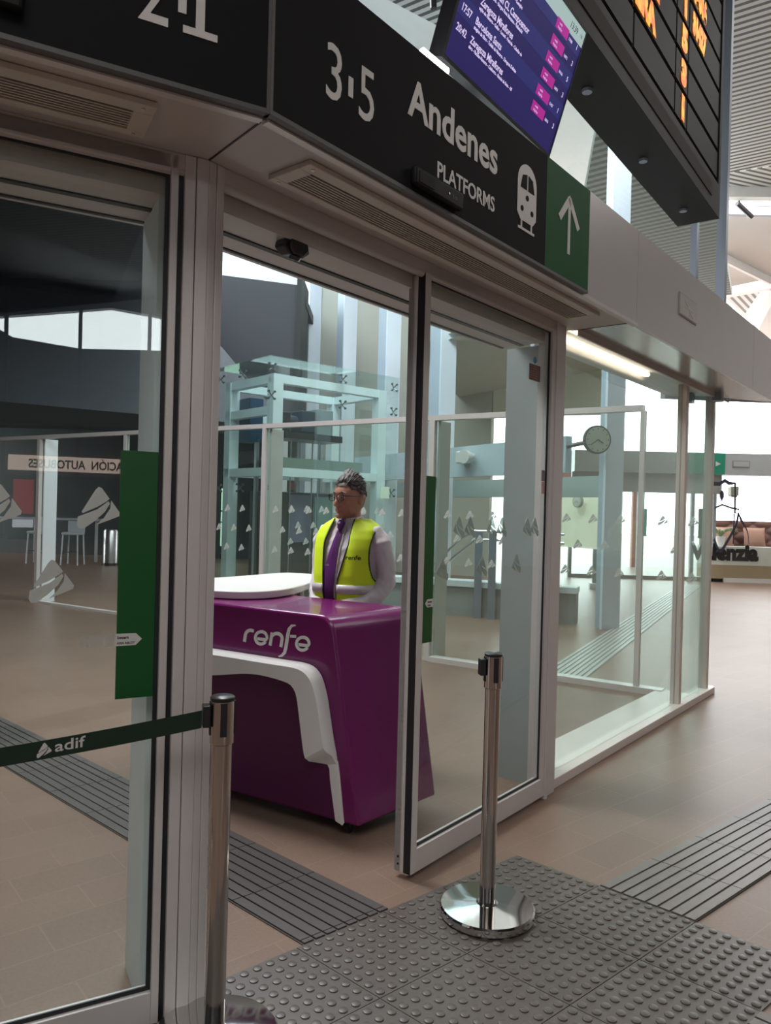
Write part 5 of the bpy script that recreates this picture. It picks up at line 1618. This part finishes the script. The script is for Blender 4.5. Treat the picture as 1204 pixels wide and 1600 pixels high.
# hair
def hairmat():
    m = bpy.data.materials.new('salt_and_pepper_hair'); m.use_nodes = True
    nt = m.node_tree; b = nt.nodes['Principled BSDF']; b.inputs['Roughness'].default_value = 0.55
    tc = nt.nodes.new('ShaderNodeTexCoord'); n = nt.nodes.new('ShaderNodeTexNoise'); n.inputs['Scale'].default_value = 55; n.inputs['Detail'].default_value = 3
    nt.links.new(tc.outputs['Object'], n.inputs['Vector'])
    r = nt.nodes.new('ShaderNodeValToRGB')
    r.color_ramp.elements[0].position = 0.46; r.color_ramp.elements[0].color = (0.025, 0.02, 0.018, 1)
    r.color_ramp.elements[1].position = 0.72; r.color_ramp.elements[1].color = (0.26, 0.24, 0.23, 1)
    nt.links.new(n.outputs['Fac'], r.inputs[0]); nt.links.new(r.outputs[0], b.inputs['Base Color'])
    return m
M_HAIR = hairmat()
rnd = random.Random(3)
mb = MB(PF)
hb = bmesh.new(); bmesh.ops.create_icosphere(hb, subdivisions=5, radius=1)
dele = []
for v in hb.verts:
    d = v.co.normalized()
    hl = 0.52 if d.y < -0.3 else (0.52 - (d.y + 0.3) * 1.15)
    hl = max(hl, -0.50 if d.y > 0.55 else (-0.05 if abs(d.x) > 0.5 and d.y > -0.2 else -0.3))
    if abs(d.x) > 0.5 and -0.5 < d.y < 0.38: hl = max(hl, 0.16) if d.y > -0.2 else 0.34
    if d.z < hl: dele.append(v)
    p = head_pt(d)
    v.co = PF.M @ H(p * (1.03 + 0.02 * max(0, d.z)))
bmesh.ops.delete(hb, geom=dele, context='VERTS')
mb._add(hb)
for k in range(520):
    d = Vector((rnd.uniform(-0.95, 0.95), rnd.uniform(-0.75, 0.95), rnd.uniform(0.15, 1.0))).normalized()
    if d.y < -0.15 and d.z < 0.60: continue
    if abs(d.x) > 0.6 and d.z < 0.25 and d.y < 0.2: continue
    top = max(0, d.z - 0.35) / 0.65
    L_ = 0.008 + 0.013 * top + (0.012 if d.y < -0.1 and d.z > 0.6 else 0)
    p = head_pt(d) * 1.02
    flow = Vector((0.10 * rnd.uniform(-1, 1) + 0.1, 0.8 - 0.35 * (d.y < -0.35), 0.22 * top + 0.35 * (d.y < -0.35))).normalized()
    if d.y > 0.5: flow = Vector((0.1 * rnd.uniform(-1, 1), 0.25, -0.5)).normalized()
    nrm_ = d
    L_ *= 1.5
    p1 = p + (nrm_ * 0.40 + flow * 0.5) * L_ * 0.5
    p2 = p + (nrm_ * 0.28 + flow * 0.9) * L_
    p3 = p + (nrm_ * 0.16 + flow * 1.3) * L_ * 1.15
    mb.tube([H(p), H(p1), H(p2), H(p3)], [0.006, 0.0065, 0.0048, 0.001], 6)
part('hair', mb, M_HAIR, ME, 'swept-back grey and black hair', smooth=True)
# eyes, brows, glasses
for sx in (-1, 1):
    e = part('eye', MB(PF).ell(H((0.031 * sx, -0.0805, 0.006)), (0.0115, 0.0115, 0.0115)), mat('eye_white', (0.55, 0.52, 0.5), 0.3), ME, smooth=True)
    part('iris', MB(PF).ell(H((0.031 * sx, -0.0905, 0.005)), (0.0052, 0.003, 0.0052), M=HR), mat('dark_iris', (0.02, 0.012, 0.008), 0.2), e, smooth=True)
    part('eyebrow', MB(PF).tube([H((0.014 * sx, -0.094, 0.027)), H((0.030 * sx, -0.093, 0.034)), H((0.048 * sx, -0.081, 0.029))], [0.003, 0.0042, 0.002], 8), mat('dark_brow', (0.04, 0.03, 0.026), 0.7), ME, smooth=True)
GLS = MB(PF)
for sx in (-1, 1):
    ring = []
    for k in range(25):
        a = 2 * math.pi * k / 24
        x_, z_ = sup(0.0245, 0.020, a, 3.0)
        xx = 0.033 * sx + x_
        ring.append(H((xx, -0.108 + 0.10 * max(0, abs(xx) - 0.02) ** 1.0 * 0.9, 0.004 + z_)))
    GLS.tube(ring, 0.0026, 8)
    GLS.tube([H((0.056 * sx, -0.104, 0.014)), H((0.070 * sx, -0.098, 0.014)), H((0.079 * sx, -0.05, 0.012)), H((0.081 * sx, 0.0, 0.010)), H((0.080 * sx, 0.022, -0.004))], [0.0028, 0.0028, 0.0022, 0.0022, 0.0022], 8)
GLS.tube([H((-0.010, -0.108, 0.010)), H((0, -0.112, 0.013)), H((0.010, -0.108, 0.010))], 0.0022, 8)
gl_ = part('glasses', GLS, mat('dark_glasses_frame', (0.015, 0.014, 0.016), 0.25), ME, 'dark-framed glasses', smooth=True)
for sx in (-1, 1):
    mb = MB(PF)
    vs = []
    for k in range(24):
        a = 2 * math.pi * k / 24
        x_, z_ = sup(0.0235, 0.019, a, 3.0); xx = 0.033 * sx + x_
        vs.append((xx, z_))
    A_ = [mb.bm.verts.new(PF.M @ H((x_, -0.1075 + 0.09 * max(0, abs(x_) - 0.02), 0.004 + z_))) for x_, z_ in vs]
    B_ = [mb.bm.verts.new(PF.M @ H((x_, -0.1062 + 0.09 * max(0, abs(x_) - 0.02), 0.004 + z_))) for x_, z_ in vs]
    mb.bm.faces.new(A_[::-1]); mb.bm.faces.new(B_)
    for k in range(24): mb.bm.faces.new((A_[k], A_[(k + 1) % 24], B_[(k + 1) % 24], B_[k]))
    part('lens', mb, glass('spectacle_lens', (0.97, 0.97, 0.97), 0.06), gl_)
